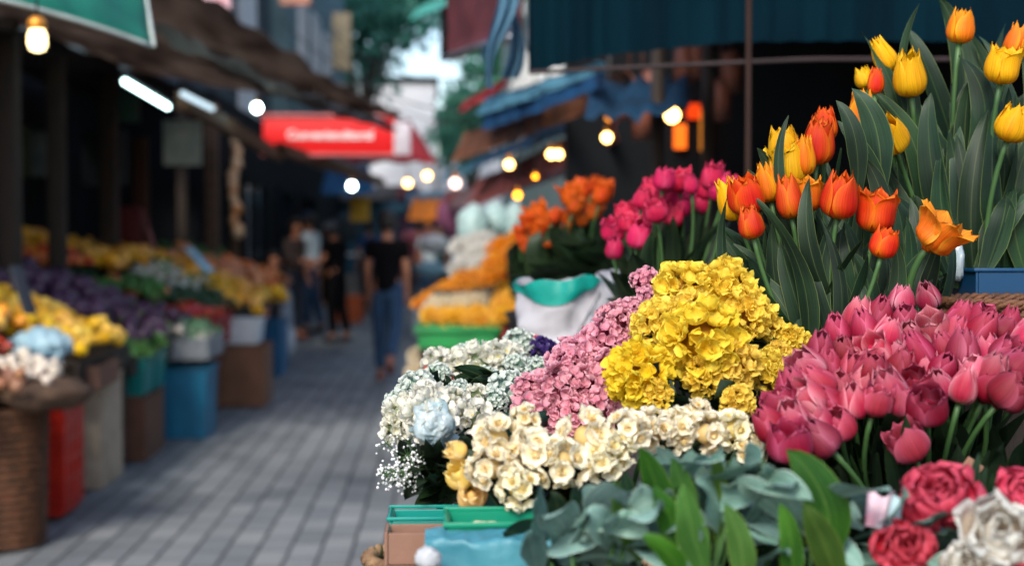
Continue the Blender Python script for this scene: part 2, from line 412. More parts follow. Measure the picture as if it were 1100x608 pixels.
def L3(r, g, b): return lin((r, g, b))[:3]
def ordinal(n): return ['first', 'second', 'third', 'fourth', 'fifth', 'sixth', 'seventh', 'eighth', 'ninth', 'tenth', 'eleventh', 'twelfth', 'thirteenth', 'fourteenth', 'fifteenth', 'sixteenth', 'seventeenth', 'eighteenth', 'nineteenth', 'twentieth', 'twenty-first'][n]

# ============================================================ THE SETTING
def paving_mat():
    mt, n, l, b, o = newmat('paving')
    tc = n.new('ShaderNodeTexCoord'); mp = n.new('ShaderNodeMapping'); l.new(tc.outputs['Object'], mp.inputs[0]); mp.inputs['Rotation'].default_value = (0, 0, radians(90))
    br = n.new('ShaderNodeTexBrick'); l.new(mp.outputs[0], br.inputs['Vector'])
    br.inputs['Scale'].default_value = 1; br.inputs['Brick Width'].default_value = .30; br.inputs['Row Height'].default_value = .15
    br.inputs['Mortar Size'].default_value = .009; br.inputs['Mortar Smooth'].default_value = .5; br.inputs['Bias'].default_value = 0
    br.inputs['Color1'].default_value = lin((132, 136, 139)); br.inputs['Color2'].default_value = lin((104, 110, 115)); br.inputs['Mortar'].default_value = lin((40, 46, 51))
    nz = n.new('ShaderNodeTexNoise'); nz.inputs['Scale'].default_value = .9; nz.inputs['Detail'].default_value = 6; l.new(tc.outputs['Object'], nz.inputs['Vector'])
    mr = n.new('ShaderNodeMapRange'); l.new(nz.outputs[0], mr.inputs[0]); mr.inputs[1].default_value = .3; mr.inputs[2].default_value = .7; mr.inputs[3].default_value = .76; mr.inputs[4].default_value = 1.12
    mu = n.new('ShaderNodeMix'); mu.data_type = 'RGBA'; mu.blend_type = 'MULTIPLY'; mu.inputs[0].default_value = 1
    l.new(br.outputs[0], mu.inputs[6]); l.new(mr.outputs[0], mu.inputs[7]); l.new(mu.outputs[2], b.inputs['Base Color'])
    b.inputs['Roughness'].default_value = .62
    bp = n.new('ShaderNodeBump'); bp.inputs['Strength'].default_value = .6; bp.inputs['Distance'].default_value = .02; bp.invert = True
    l.new(br.outputs['Fac'], bp.inputs['Height']); l.new(bp.outputs[0], b.inputs['Normal'])
    return mt
g = MB(); g.box((0, 0, -.3), (300, 300, .5)); tag(g.build('ground', surf('ground', (92, 92, 88), .9, scale=.3), smooth=False), kind='structure')
g = MB()
g.grid(lambda u, v: (V((-2.6 + 5.2 * u, -1 + 47 * v, -.012 + .03 * (noise.noise(V((u * 3, v * 14, 0))) * .5) * min(1, u * 8, (1 - u) * 8))), (1, 1, 1)), 14, 90)
tag(g.build('pavement', paving_mat()), kind='structure')
# stepped edge strips under both rows of stalls
for sx, nm in ((-1, 'left'), (1, 'right')):
    g = MB(); g.box((sx * 4.0, 22, 0.0), (2.8, 46, .10), bev=.01)
    tag(g.build('kerb_strip', surf('kerb_stone', (84, 88, 92), .8, (60, 64, 68), scale=3)), kind='structure')

WALLT = surf('teal_render', (112, 138, 142), .9, (92, 116, 122), scale=1.2)
WALLD = surf('grey_render', (62, 78, 86), .9, (48, 60, 68), scale=1.2)
WALLP = surf('pale_render', (196, 200, 206), .9, (176, 178, 186), scale=.8)
GLASS = surf('window_glass', (40, 56, 66), .08, (30, 44, 54), bump=.02, spec=.8)
WHITEP = surf('white_paint', (206, 210, 214), .5, (186, 192, 198), bump=.05)
BLIND = surf('pale_blind', (186, 200, 210), .7, (164, 182, 196), scale=3)

def facade(name, label, x0, x1, y0, y1, h, mat, wins, side, zb=0, roof=True):
    """a building along the street; side=+1 when its street face looks to +X"""
    base = V(((x0 + x1) / 2, (y0 + y1) / 2, 0)); e = empty(name, base, label, 'building')
    w = MB(); w.box(((x0 + x1) / 2, (y0 + y1) / 2, (h + zb) / 2), (x1 - x0, y1 - y0, h - zb)); w.build('wall', mat, e, smooth=False)
    if roof:
        q = MB(); q.box(((x0 + x1) / 2, (y0 + y1) / 2, h + .12), (x1 - x0 + .3, y1 - y0 + .3, .24)); q.build('cornice', WHITEP if mat is WALLT else DARK, e, smooth=False)
    fx = x1 if side > 0 else x0
    for (wy, wz, ww, wh, wm) in wins:
        f = MB(); t = .07
        for dy, dz, sy, sz in ((0, wh / 2 + t / 2, ww + 2 * t, t), (0, -wh / 2 - t / 2, ww + 2 * t, t), (-ww / 2 - t / 2, 0, t, wh), (ww / 2 + t / 2, 0, t, wh), (0, 0, .05, wh)):
            f.box((fx + side * .04, wy + dy, wz + dz), (.1, sy, sz))
        fo = f.build('window', DARK if mat is DARK else WHITEP, e, smooth=False)
        pn = MB(); pn.box((fx + side * .012, wy, wz), (.03, ww, wh)); pn.build('pane', wm, fo, smooth=False)
        sl = MB(); sl.box((fx + side * .09, wy, wz - wh / 2 - t - .05), (.2, ww + .3, .06)); sl.build('sill', DARK if mat is DARK else WHITEP, fo, smooth=False)
    return e
# left row of upper buildings
facade('shop_building', 'tall dark grey building with a pale blind window above the brown canopy', -9, -3.3, 16, 27, 10, WALLD,
       [(20.6, 5.2, 1.8, 2.2, BLIND), (23.6, 5.0, 1.5, 3.0, BLIND), (20.6, 8.2, 1.8, 1.6, GLASS), (23.9, 8.3, 1.6, 1.6, GLASS)], 1, zb=3.3)
facade('shop_building', 'teal grey apartment building further up the left side of the lane', -10, -3.0, 27.2, 42, 12, WALLT,
       [(29.6, 5.5, 1.2, 1.6, GLASS), (32.6, 5.5, 1.2, 1.6, GLASS), (35.6, 5.5, 1.2, 1.6, GLASS), (29.6, 8.5, 1.2, 1.6, GLASS), (32.6, 8.5, 1.2, 1.6, GLASS), (35.6, 8.5, 1.2, 1.6, GLASS)], 1)
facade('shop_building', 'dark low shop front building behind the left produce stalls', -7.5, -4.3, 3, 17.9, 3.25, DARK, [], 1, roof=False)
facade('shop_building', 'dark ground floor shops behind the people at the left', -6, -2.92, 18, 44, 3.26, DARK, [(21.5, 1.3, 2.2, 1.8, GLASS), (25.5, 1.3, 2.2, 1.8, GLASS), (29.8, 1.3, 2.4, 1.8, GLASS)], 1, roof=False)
facade('shop_building', 'pale teal building rising behind the right awnings', 1.7, 8, 19, 44, 9, WALLT,
       [(y, z, 1.3, 1.6, GLASS) for y in (21.5, 25, 28.5, 32, 36) for z in (4.4, 7.2)], -1)
facade('shop_building', 'pale pinkish white building closing the end of the lane', -5.5, -.5, 62, 70, 8.0, WALLP,
       [(64, 4, 1.2, 1.6, GLASS)], 1)
facade('shop_building', 'low white building under the trees at the far end', -.3, 7, 60, 68, 6.2, WALLP,
       [(63, 4, 1.2, 1.6, GLASS)], -1)

# --- trees at the end of the lane
TREEL = leaf_mat('tree_leaf', (60, 128, 108), (104, 172, 148), (90, 150, 128), transl=.5, vv=.2)  # light teal tones: distance haze painted into the leaf colour
def tree(label, x, y, h, cr, seed):
    e = empty('street_tree', (x, y, 0), label, 'tree')
    rn = random.Random(seed)
    t = MB(); top = V((x + .3, y, h * .62))
    t.tube(bez(V((x, y, 0)), V((x - .2, y, h * .3)), top, 8), [.22 - .015 * i for i in range(9)], 9)
    tips = []
    for k in range(9):
        a = rn.uniform(0, 6.28); b = top + V((cos(a) * cr * .6, sin(a) * cr * .6, rn.uniform(.1, .35) * h)); tips.append(b)
        s = V((x, y, h * rn.uniform(.35, .6))); t.tube(bez(s, (s + b) * .5 + V((0, 0, -.3)), b, 6), [.09 - .012 * i for i in range(7)], 6)
    t.build('trunk', surf('bark', (70, 58, 48), .9, bump=.5), e)
    c = MB()
    for i in range(3200):
        b = rn.choice(tips); d = V((rn.gauss(0, 1), rn.gauss(0, 1), rn.gauss(0, .8)))
        d = d.normalized() * abs(rn.gauss(0, .6)) ** .7 * cr * .8
        p = b + d; n_ = V((rn.uniform(-1, 1), rn.uniform(-1, 1), rn.uniform(-.2, 1))).normalized(); q = n_.to_track_quat('Z', 'Y'); s = rn.uniform(.14, .34)
        bi = len(c.v)
        for dx, dy, uu in ((-.5, 0, 0), (0, .8, .5), (.5, 0, 1), (0, -.8, .5)): c.vert(p + q @ V((dx * s, dy * s, 0)), (1, 1, 1), (.3 + uu * .3, .5))
        c.f.append((bi, bi + 1, bi + 2, bi + 3))
    c.build('crown', TREEL, e)
tree('broad leafy tree hanging over the lane beyond the brown canopy', -2.7, 46, 10, 1.9, 3)
tree('tall green tree behind the others on the left of the bright sky', -3.9, 52, 14, 2.6, 4)
tree('small round tree at the far end below the bright sky', .9, 54, 6.6, 1.3, 5)
tree('green tree beside the pale teal building on the right', 2.2, 50, 9.0, 2.0, 6)

# ============================================================ LEFT: canopies, sign, shop fronts
TARPB = surf('brown_tarp', (158, 144, 134), .75, (94, 82, 76), scale=2.5, bump=.3, transl=.6, stretch=(1, .25, 1))
TARPG = surf('grey_tarp', (172, 164, 160), .7, (118, 110, 108), scale=2.5, bump=.3, transl=.5, stretch=(1, .25, 1))
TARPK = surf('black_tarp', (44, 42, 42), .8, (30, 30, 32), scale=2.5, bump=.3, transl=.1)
def tarp(name, label, cat, corners, mat, **kw):
    mb = MB(); cs = [V(c) for c in corners]; sheet(mb, *cs, **kw)
    org = (cs[0] + cs[1] + cs[2] + cs[3]) / 4
    return tag(mb.build(name, mat, origin=tuple(org)), label, cat)
tarp('canopy', 'brown weathered tarpaulin roof stretched over the left stalls', 'canopy',
     [AY(190, -22, 8.2), AY(436, 128, 16), V((-3.4, 16, 3.3)), V((-3.9, 8.2, 3.3))], TARPB, nu=30, nv=10, sag=.10, rip=.025, ripn=9)
tarp('canopy', 'grey brown tarpaulin strip sagging below the brown roof', 'canopy',
     [AY(200, 42, 8.8), AY(432, 140, 15.7), AY(400, 124, 15.7), AY(120, 8, 8.8)], TARPG, nu=30, nv=6, sag=.10, rip=.03, ripn=7, seed=3)
tarp('canopy', 'lowest pale grey tarpaulin strip just above the red sign', 'canopy',
     [AY(268, 88, 12.2), AY(425, 140, 15.4), AY(400, 128, 15.4), AY(210, 64, 12.2)], TARPG, nu=24, nv=5, sag=.05, rip=.02, ripn=6, seed=6)
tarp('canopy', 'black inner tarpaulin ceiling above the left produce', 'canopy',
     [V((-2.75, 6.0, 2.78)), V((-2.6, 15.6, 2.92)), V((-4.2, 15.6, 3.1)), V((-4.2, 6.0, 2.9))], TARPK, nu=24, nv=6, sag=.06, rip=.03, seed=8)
# beams carrying the roof
for a, b, r_, lb in (((196, 108, 9.5), (300, 168, 16), .045, 'light wooden beam slanting under the left canopy by the round lamp'),
                     ((300, 160, 15.5), (410, 196, 24), .05, 'grey wooden beam under the red sign')):
    q = MB(); p0, p1 = AY(*a), AY(*b); d = (p1 - p0); q.box((p0 + p1) / 2, (r_ * 2, d.length, r_ * 2.6), d.to_track_quat('Y', 'Z').to_matrix(), bev=.006)
    tag(q.build('beam', WOOD, origin=tuple(p0)), lb, 'beam')
# posts
for px, Y, w, top, lb, mt in ((228, 16.5, .14, 2.95, 'pale brown wooden post behind the yellow peppers', WOOD), (252, 19.5, .12, 3.0, 'narrow wooden post behind the far left peppers', WOOD),
                          (62, 10.8, .12, 2.9, 'dark wooden post behind the purple aubergines', WOODD), (118, 13.0, .15, 2.95, 'brown wooden post left of the dark red crate back', WOODD),
                          (10, 9.6, .14, 2.9, 'dark wooden post at the far left edge', WOODD), (196, 17.5, .12, 3.0, 'dark thin post by the hanging poster', WOODD)):
    b = AY(px, 250, Y); q = MB(); q.box((b.x, b.y, top / 2 + .02), (w, w, top), bev=.008); tag(q.build('post', mt, origin=(b.x, b.y, 0)), lb, 'post')
# dark back panel goods on shop front
def slab(name, label, cat, px0, py0, px1, py1, Y, mat, th=.03, bev=.004, part=None):
    a, b = AY(px0, py0, Y), AY(px1, py1, Y)
    q = MB(); q.box(((a.x + b.x) / 2, Y, (a.z + b.z) / 2), (abs(b.x - a.x), th, abs(a.z - b.z)), bev=bev)
    return tag(q.build(name, mat, origin=((a.x + b.x) / 2, Y, min(a.z, b.z))), label, cat)
POSTER = surf('pale_poster', (206, 222, 222), .6, (150, 186, 186), scale=5)
slab('hanging_banner', 'pale teal banner hanging from the left roof beside the wooden post', 'banner', 175, 130, 217, 178, 14.5, POSTER, .01)
slab('hanging_bag', 'grey white plastic sheet hanging in the dark left shop', 'bag', 34, 142, 60, 190, 12.5, surf('dull_film', (96, 108, 112), .5, (70, 82, 88), transl=.2), .02)
slab('hanging_bag', 'green plastic sheet hanging beside the grey one in the left shop', 'bag', 18, 136, 33, 190, 12.6, surf('dull_green', (54, 72, 46), .6), .02)
slab('signboard', 'dark green sign panel high in the left shop', 'sign', 112, 98, 150, 132, 13.2, surf('dark_green', (14, 66, 54), .6), .03)
slab('shop_door', 'brown wooden door panel in the dark left shop', 'door', 142, 148, 160, 262, 15.2, surf('door_brown', (74, 44, 30), .7), .04)
slab('shelf_panel', 'blue grey glass shelf front in the left shop', 'shelf', 88, 140, 136, 200, 15.6, surf('shelf_blue', (44, 58, 66), .5, (26, 34, 40), scale=12), .05)
slab('poster', 'pink and white poster on the building above the brown canopy', 'poster', 200, -12, 248, 22, 13.5, surf('poster_pink', (190, 180, 190), .6, (170, 70, 80), scale=4, bump=0), .02)
slab('signboard', 'beige vertical signboard on the teal building', 'sign', 357, 14, 377, 76, 27, surf('beige_board', (198, 178, 140), .6, (150, 140, 120), scale=3), .06)
slab('signboard', 'small pink and orange signboard at the top left of the teal building', 'sign', 300, -20, 334, 6, 20, surf('sign_peach', (226, 176, 150), .6, (180, 90, 80), scale=3), .06)
# hanging amber goods by post
e = empty('hanging_goods', AY(256, 250, 18.9), 'string of amber and pale goods hanging beside the wooden post', 'goods')
q = MB(); 
for k in range(9):
    p = AY(254 + rr(-4, 5), 152 + k * 12, 18.9); q.ico(p, rr(.06, .09), 2, (1, 1, 1.3), wob=.3)
q.build('goods', surf('amber', (196, 128, 70), .5, (206, 190, 160), scale=5), e)
q = MB(); q.tube([AY(256, 140, 18.9), AY(255, 256, 18.9)], .012, 5); q.build('cord', WOOD, e)
# dark red folded chair/crate back
e = empty('folded_chair', AY(135, 250, 13.6), 'dark red cloth covered chair behind the left vegetables', 'chair')
q = MB(); a = AY(112, 262, 13.6); q.box(a + V((.17, 0, .17)), (.36, .06, .36), bev=.02); q.build('backrest', surf('dark_red', (92, 18, 24), .7), e)
q = MB(); q.tube([AY(152, 225, 13.5), AY(166, 268, 13.4)], .02, 6); q.tube([AY(112, 232, 13.6), AY(112, 300, 13.6)], .018, 6); q.build('frame', surf('pinkish_frame', (150, 90, 96), .5), e)

# green umbrella canopy corner, top left
GRN = surf('green_canvas', (12, 112, 92), .7, (8, 92, 80), scale=4, bump=.2, transl=.25)
e = empty('market_umbrella', V((-2.3, 5.6, 0)), 'green market umbrella with a pale edge at the top left corner', 'umbrella')
q = MB(); a, b, c, d = AY(-60, -12, 5.0), AY(163, 50, 5.6), AY(150, -34, 6.4), AY(-60, -70, 6.2)
sheet(q, a, b, c, d, nu=18, nv=10, sag=-.05, rip=.012, ripn=3); q.build('canopy', GRN, e)
q = MB(); q.tube([a + (b - a) * t - V((0, 0, -1)) * (-.0) + V((0, -.012, .045 * 4 * t * (1 - t) * .4)) for t in [i / 20 for i in range(21)]], .009, 6)
q.tube([b + (c - b) * t + V((.008, 0, 0)) for t in [0, .25, .5, .75, 1]], .008, 6); q.build('edge_piping', surf('piping', (176, 186, 182), .6), e)
q = MB(); q.tube([V((-2.3, 5.6, 0)), V((-2.3, 5.6, 2.55))], .022, 10); q.build('pole', MET, e)
q = MB(); p = AY(112, -3, 5.95); q.ico(p + V((0, -.06, -.02)), .04, 2, (1, .15, .6)); q.build('emblem', surf('orange_print', (214, 120, 40), .6), e)

# red sign
e = empty('shop_sign', AY(362, 168, 17), 'red hanging sign with white lettering above the left side of the lane', 'sign')
a, b = AY(283, 126, 17), AY(425, 166, 17)
RED = surf('sign_red', (236, 28, 32), .5, (222, 24, 28), scale=2, bump=.02, transl=.3); REDD = surf('awning_red', (150, 22, 28), .7, (118, 16, 22), scale=2, transl=.2)
q = MB(); q.box(((a.x + b.x) / 2, 17, (a.z + b.z) / 2), (b.x - a.x, .12, a.z - b.z), bev=.012); q.build('board', RED, e)
q = MB()
for z in (a.z + .012, b.z - .012): q.box(((a.x + b.x) / 2, 16.985, z), (b.x - a.x + .04, .17, .03), bev=.004)
q.build('frame', surf('sign_frame', (196, 110, 110), .5), e)
tx = bpy.data.curves.new('lettering', 'FONT'); tx.body = 'Convenienditoral'; tx.size = .235; tx.align_x = 'CENTER'; tx.align_y = 'CENTER'; tx.extrude = .006; tx.offset = .006
to = bpy.data.objects.new('tmp', tx); C.objects.link(to); dg = bpy.context.evaluated_depsgraph_get()
me = bpy.data.meshes.new_from_object(to.evaluated_get(dg)); bpy.data.objects.remove(to)
me.materials.clear(); me.materials.append(surf('letter_white', (235, 226, 226), .5, bump=0)); me.transform(Matrix.Rotation(radians(90), 4, 'X'))
wd = max(v.co.x for v in me.vertices) - min(v.co.x for v in me.vertices)
o = place('lettering', me, V(((a.x * .493 + b.x * .507), 16.93, (a.z + b.z) / 2 - .0)), None, (AY(401, 0, 17).x - AY(309, 0, 17).x) / wd, e)
slab('signboard', 'small white square sign at the right end of the red sign', 'sign', 423, 132, 441, 167, 16.9, surf('grey_white', (190, 184, 190), .5, (160, 150, 160), scale=5), .05)
tarp('awning', 'dark red awning slanting back beneath the red sign', 'awning', [AY(290, 168, 17.1), AY(470, 176, 17.3), AY(440, 128, 21), AY(300, 130, 21)], REDD, nu=16, nv=6, sag=.03, rip=.02)
tarp('awning', 'red awning end poking out right of the white square sign', 'awning', [AY(438, 172, 18), AY(466, 176, 18.4), AY(458, 158, 19.5), AY(438, 150, 19)], REDD, nu=8, nv=6, sag=.02, rip=.01)
TBLUE = surf('blue_canvas', (8, 78, 124), .75, (6, 62, 104), scale=3, transl=.25, bump=.2)
TBLU2 = surf('deep_blue_canvas', (6, 58, 90), .8, (4, 42, 68), scale=3, transl=.3, bump=.2)
tarp('awning', 'bright blue awning over the far left stall', 'awning', [AY(344, 208, 24), AY(404, 208, 24), AY(396, 178, 26), AY(352, 180, 26)], TBLUE, nu=10, nv=6, sag=.03, rip=.03)
tarp('awning', 'pale awning above the bright blue one', 'awning', [AY(344, 182, 27), AY(400, 180, 27), AY(402, 166, 29), AY(350, 166, 29)], TARPG, nu=10, nv=6, sag=.03, rip=.03)
slab('signboard', 'yellow hanging sign below the bright blue awning', 'sign', 376, 211, 397, 238, 25, surf('yellow_board', (210, 160, 40), .6), .04)
tarp('awning', 'orange awning in the distance at the middle of the lane', 'awning', [AY(438, 236, 24), AY(478, 236, 24), AY(474, 213, 26), AY(444, 213, 26)], surf('orange_canvas', (226, 132, 20), .7, (196, 110, 20), transl=.3), nu=10, nv=6, sag=.03, rip=.03)

# ============================================================ RIGHT: tarpaulins
NAVY = surf('navy_tarp', (3, 36, 48), .95, (2, 22, 33), scale=2, bump=.3, spec=.08, transl=.3, stretch=(3, 1, .4))
def hang(mb, line, drop, nu=60, nv=8, fold=.02, nf=14, seed=0, th=.004):
    """a hanging curtain below a line of points"""
    k = len(line) - 1
    def pt(u): i = u * k; a = int(min(i, k - 1)); return line[a].lerp(line[a + 1], i - a)
    for off in (0, th):
        def fn(u, v, off=off):
            p = pt(u); dr = drop(u) if callable(drop) else drop
            y = fold * (sin(u * nf * 2 * pi + 2 * noise.noise(V((u * 4, 0, seed)))) + .8 * noise.noise(V((u * 12, v, seed)))) * (.4 + .6 * v)
            return p + V((.15 * y, y + off, -dr * v)), (1, 1, 1)
        mb.grid(fn, nu, nv)
top = [AY(568, -60, 4.2), AY(650, -70, 4.2), AY(800, -76, 4.2), AY(950, -76, 4.2), AY(1200, -70, 4.2)]
zt = [p.z for p in top]
def drop(u):
    px = 568 + u * 632; py = 78 - 14 * min(1, (px - 568) / 300) + (6 if px > 940 else 0) * 0
    return max(.1, (zt[0] - AY(px, py, 4.2).z))
q = MB(); e = empty('tarpaulin', AY(850, 0, 4.2), 'large navy blue tarpaulin valance hanging over the dark flower shop', 'tarpaulin')
hang(q, top, drop, fold=.022, nf=20); q.build('valance', NAVY, e)
q = MB(); hem = [AY(568 + 632 * t, 78 - 14 * min(1, (632 * t) / 300), 4.195) for t in [i / 24 for i in range(25)]]
q.tube(hem, .007, 6); q.build('hem', surf('hem_rust', (46, 36, 38), .8), e)
q = MB(); sheet(q, top[0].lerp(top[-1], .17) + V((0, 0, .02)), top[-1] + V((0, 0, .02)), V((4.2, 9.0, 2.9)), V((1.35, 9.0, 2.9)), nu=20, nv=8, sag=.1, rip=.02); q.build('roof_sheet', surf('dark_roof_sheet', (14, 30, 42), .8, transl=.08), e)
# inner blue awning strip behind valance
tarp('awning', 'dim blue awning inside the flower shop left of the glowing bulb', 'awning', [AY(628, 128, 5.8), AY(740, 118, 5.8), AY(740, 82, 6.6), AY(636, 88, 6.6)], TBLU2, nu=12, nv=5, sag=.02, rip=.02)
# poles
for px, Y, r_, lb, mt in ((803, 3.7, .008, 'thin rusty brown pole in front of the dark flower shop', surf('rust_pole', (44, 31, 27), .8, spec=.1)), (706, 6.2, .03, 'dim wooden post left of the orange lit doorway', WOODD), (760, 6.6, .03, 'dim wooden post in the doorway of the flower shop', WOODD)):
    b = AY(px, 250, Y); q = MB(); q.tube([V((b.x, b.y, 0)), V((b.x, b.y, 2.4))], r_, 10); tag(q.build('pole', mt, origin=(b.x, b.y, 0)), lb, 'pole')
# shop interior box, open to the street and the front
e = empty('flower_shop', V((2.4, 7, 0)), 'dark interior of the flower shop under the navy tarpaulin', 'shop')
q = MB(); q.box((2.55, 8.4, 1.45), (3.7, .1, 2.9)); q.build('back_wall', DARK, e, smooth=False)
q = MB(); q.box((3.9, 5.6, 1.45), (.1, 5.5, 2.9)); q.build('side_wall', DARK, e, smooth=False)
GLOW = emis('lamp_glow', (255, 110, 30), 1.0); GLOWY = emis('doorway_glow', (255, 150, 50), .45)
def lit(name, label, cat, px0, py0, px1, py1, Y, mat):
    return slab(name, label, cat, px0, py0, px1, py1, Y, mat, .02, .002)
lit('lit_window', 'orange lit window pane low behind the glowing bulb', 'window', 724, 134, 737, 160, 8.3, GLOW)
lit('lit_window', 'tall amber lit window pane right of the glowing bulb', 'window', 752, 118, 766, 162, 8.3, GLOWY)
lit('lit_window', 'red orange lit window pane above the amber one', 'window', 738, 112, 752, 128, 8.3, emis('red_glow', (255, 70, 20), .6))
RB = surf('dim_goods', (110, 60, 44), .6, (60, 40, 34), scale=9, bump=.2)
for k, (px, py) in enumerate(((735, 90), (748, 84), (700, 120), (690, 150), (676, 128), (774, 130), (785, 100), (980, 120))[:7]):
    p = AY(px, py, 7.4); q = MB(); q.lathe([(.02, .22), (.05, .2), (.06, .12), (.05, 0)], 12, Matrix.Translation(p)); q.tube([p + V((0, 0, .2)), p + V((0, 0, .7))], .004, 5)
    o = q.build('hanging_pot', RB, origin=tuple(p)); tag(o, 'dim brown pot, %s of those hanging inside the dark flower shop' % ordinal(k), 'pot', 'pots hanging in the dark flower shop')
# slanting awnings over the right stalls, receding up the lane
WT = surf('weathered_red_canvas', (150, 84, 82), .7, (112, 60, 58), scale=2, transl=.35)
LB = surf('pale_blue_canvas', (104, 166, 190), .7, (84, 142, 168), scale=2, transl=.35)
BR = surf('brown_canvas', (124, 76, 50), .75, (70, 44, 32), scale=2.5, transl=.2, bump=.3)
PW = surf('pinkish_canvas', (128, 106, 118), .7, (104, 90, 104), scale=2, transl=.35)
def strip(label, pts, Y0, Y1, mat, depth=1.2, **kw):
    """pts: near lower, far lower, far upper, near upper (pixels)"""
    (a, b, c, d) = pts
    return tarp('awning', label, 'awning', [AY(*a, Y0), AY(*b, Y1), AY(*c, Y1 + .25), AY(*d, Y0 + .12)], mat, nu=18, nv=6, **kw)
strip('brown canvas awning slanting below the blue one on the right', [(690, 98), (484, 176), (500, 142), (668, 76)], 6.4, 13, BR, sag=.02, rip=.012)
strip('pale blue awning top above the deep blue strip', [(648, 78), (512, 124), (524, 104), (640, 66)], 6.0, 11, LB, sag=.03, rip=.02)
strip('deep blue canvas strip below the pale blue awning on the right', [(648, 92), (518, 140), (520, 118), (645, 76)], 5.9, 10.8, TBLUE, sag=.03, rip=.01)
strip('second blue awning slanting lower above the two bright bulbs', [(648, 128), (500, 182), (520, 166), (640, 110)], 8.4, 16, TBLU2, sag=.03, rip=.02)
strip('faded pink awning above the orange flowers on the right', [(664, 152), (500, 226), (515, 192), (655, 122)], 8.0, 17, WT, sag=.05, rip=.02)
strip('pinkish white awning low over the far right stalls', [(640, 178), (480, 226), (492, 206), (630, 150)], 10, 20, PW, sag=.05, rip=.02)
strip('red edged awning far up the right side of the lane', [(560, 196), (470, 222), (480, 206), (566, 184)], 15, 24, WT, sag=.03, rip=.02)
strip('small red awning up the lane beneath the hanging cloth', [(545, 92), (492, 122), (500, 108), (540, 84)], 12, 18, surf('faded_red', (184, 50, 60), .7, transl=.3), sag=.02, rip=.02)
strip('pale far awning over the bulbs in the middle', [(540, 168), (474, 196), (480, 184), (536, 158)], 18, 28, LB, sag=.03, rip=.02)
strip('dark red awning at the top of the picture beside the sky', [(560, 36), (484, 66), (478, -30), (560, -60)], 8, 11, surf('maroon_canvas', (104, 48, 54), .7, (84, 38, 46), transl=.3), sag=-.05, rip=.03)
strip('mint green awning tip at the top beside the sky', [(484, 4), (440, 22), (450, 8), (484, -6)], 14, 18, surf('mint_canvas', (90, 190, 180), .7, transl=.3), sag=.0, rip=.01)
q = MB(); q.tube([AY(478, 63, 9.6), AY(548, 40, 7.6)], .025, 8); tag(q.build('pole', MET, origin=tuple(AY(512, 52, 8.6))), 'pale steel pole under the dark red awning at the top', 'pole')
q = MB(); a = AY(478, 250, 15.0); q.tube([V((a.x, 15, 3.3)), V((a.x, 15, 4.6))], .05, 8); tag(q.build('lamp_post', DARK, origin=(a.x, 15, 3.3)), 'short dark bracket post beside the bright sky', 'bracket')
# hanging cloths
CL = surf('hanging_cloth', (104, 152, 178), .8, (70, 112, 142), scale=5, transl=.4, stretch=(3, 1, .5)); CP = surf('pale_cloth', (186, 190, 200), .8, (150, 160, 178), scale=5, transl=.4)
for k, (px, w, y0, y1, mt, lb) in enumerate(((545, 16, -40, 96, CL, 'light blue cloth strip hanging left of the navy tarpaulin'), (562, 13, -40, 84, CL, 'faded blue cloth strip hanging against the navy tarpaulin'), (574, 7, -40, 64, CP, 'narrow pale cloth strip with pinkish edge by the navy tarpaulin'), (551, 7, -40, 40, CP, 'short pale cloth strip tied at the top of the hanging cloths'), (538, 9, 25, 64, CL, 'small blue cloth bundle left of the long strips'))):
    Y = 4.6 + k * .12; a, b = AY(px - w / 2 - 2, y0, Y), AY(px + w / 2 + 2, y0, Y)
    q = MB(); dz = a.z - AY(px, y1, Y).z; k0 = k * 3.1
    for off in (0, .004):
        def fn(u, v, off=off):
            p = a.lerp(b, u); wv = (.75 + .4 * sin(v * 5 + k0)); p = (a + b) / 2 + (p - (a + b) / 2) * wv
            return p + V((-.05 * v * (k != 2) + .02 * sin(v * 6 + k0), .02 * sin(u * 12 + k0) + off, -dz * v)), (1, 1, 1)
        q.grid(fn, 8, 14)
    tag(q.build('hanging_cloth', mt, origin=tuple(a)), lb, 'cloth')
# overhead wires
for k, (a, b) in enumerate((((330, 0, 20), (560, 70, 12)), ((360, 40, 26), (520, 130, 16)), ((300, 20, 18), (600, 110, 14)))):
    A_, B_ = AY(*a), AY(*b); q = MB(); q.tube([A_.lerp(B_, t / 14) - V((0, 0, .5 * 4 * (t / 14) * (1 - t / 14))) for t in range(15)], .008, 5)
    tag(q.build('overhead_cable', PBLACK, origin=tuple(A_)), ['highest', 'middle', 'lowest'][k] + ' black cable strung across the lane in front of the trees', 'cable', 'cables strung across the lane')

for k, (px, w, Y, hh, cc, lb) in enumerate(((398, 1.5, 40, 2.5, (40, 84, 104), 'teal market kiosk closing the left of the far lane'), (430, 1.3, 46, 2.7, (90, 60, 80), 'mauve market kiosk in the far middle of the lane'), (462, 1.3, 42, 2.4, (44, 70, 100), 'slate blue market kiosk at the far right of the lane'))):
    p = AY(px, 250, Y); e = empty('market_kiosk', (p.x, Y, 0), lb, 'kiosk'); mt = surf('kiosk_%d' % k, cc, .8)
    q = MB(); q.box((p.x, Y, hh / 2), (w, 1.2, hh), bev=.02); q.build('body', mt, e)
    q = MB(); sheet(q, (p.x - w / 2, Y - 1.3, hh - .1), (p.x + w / 2, Y - 1.3, hh - .1), (p.x + w / 2, Y - .4, hh + .3), (p.x - w / 2, Y - .4, hh + .3), 10, 5, .04, .02); q.build('awning', [TARPG, WT, LB][k], e)
    q = MB(); q.box((p.x, Y - .63, .9), (w * .9, .06, .08)); q.build('counter', WHITEP, e, smooth=False)
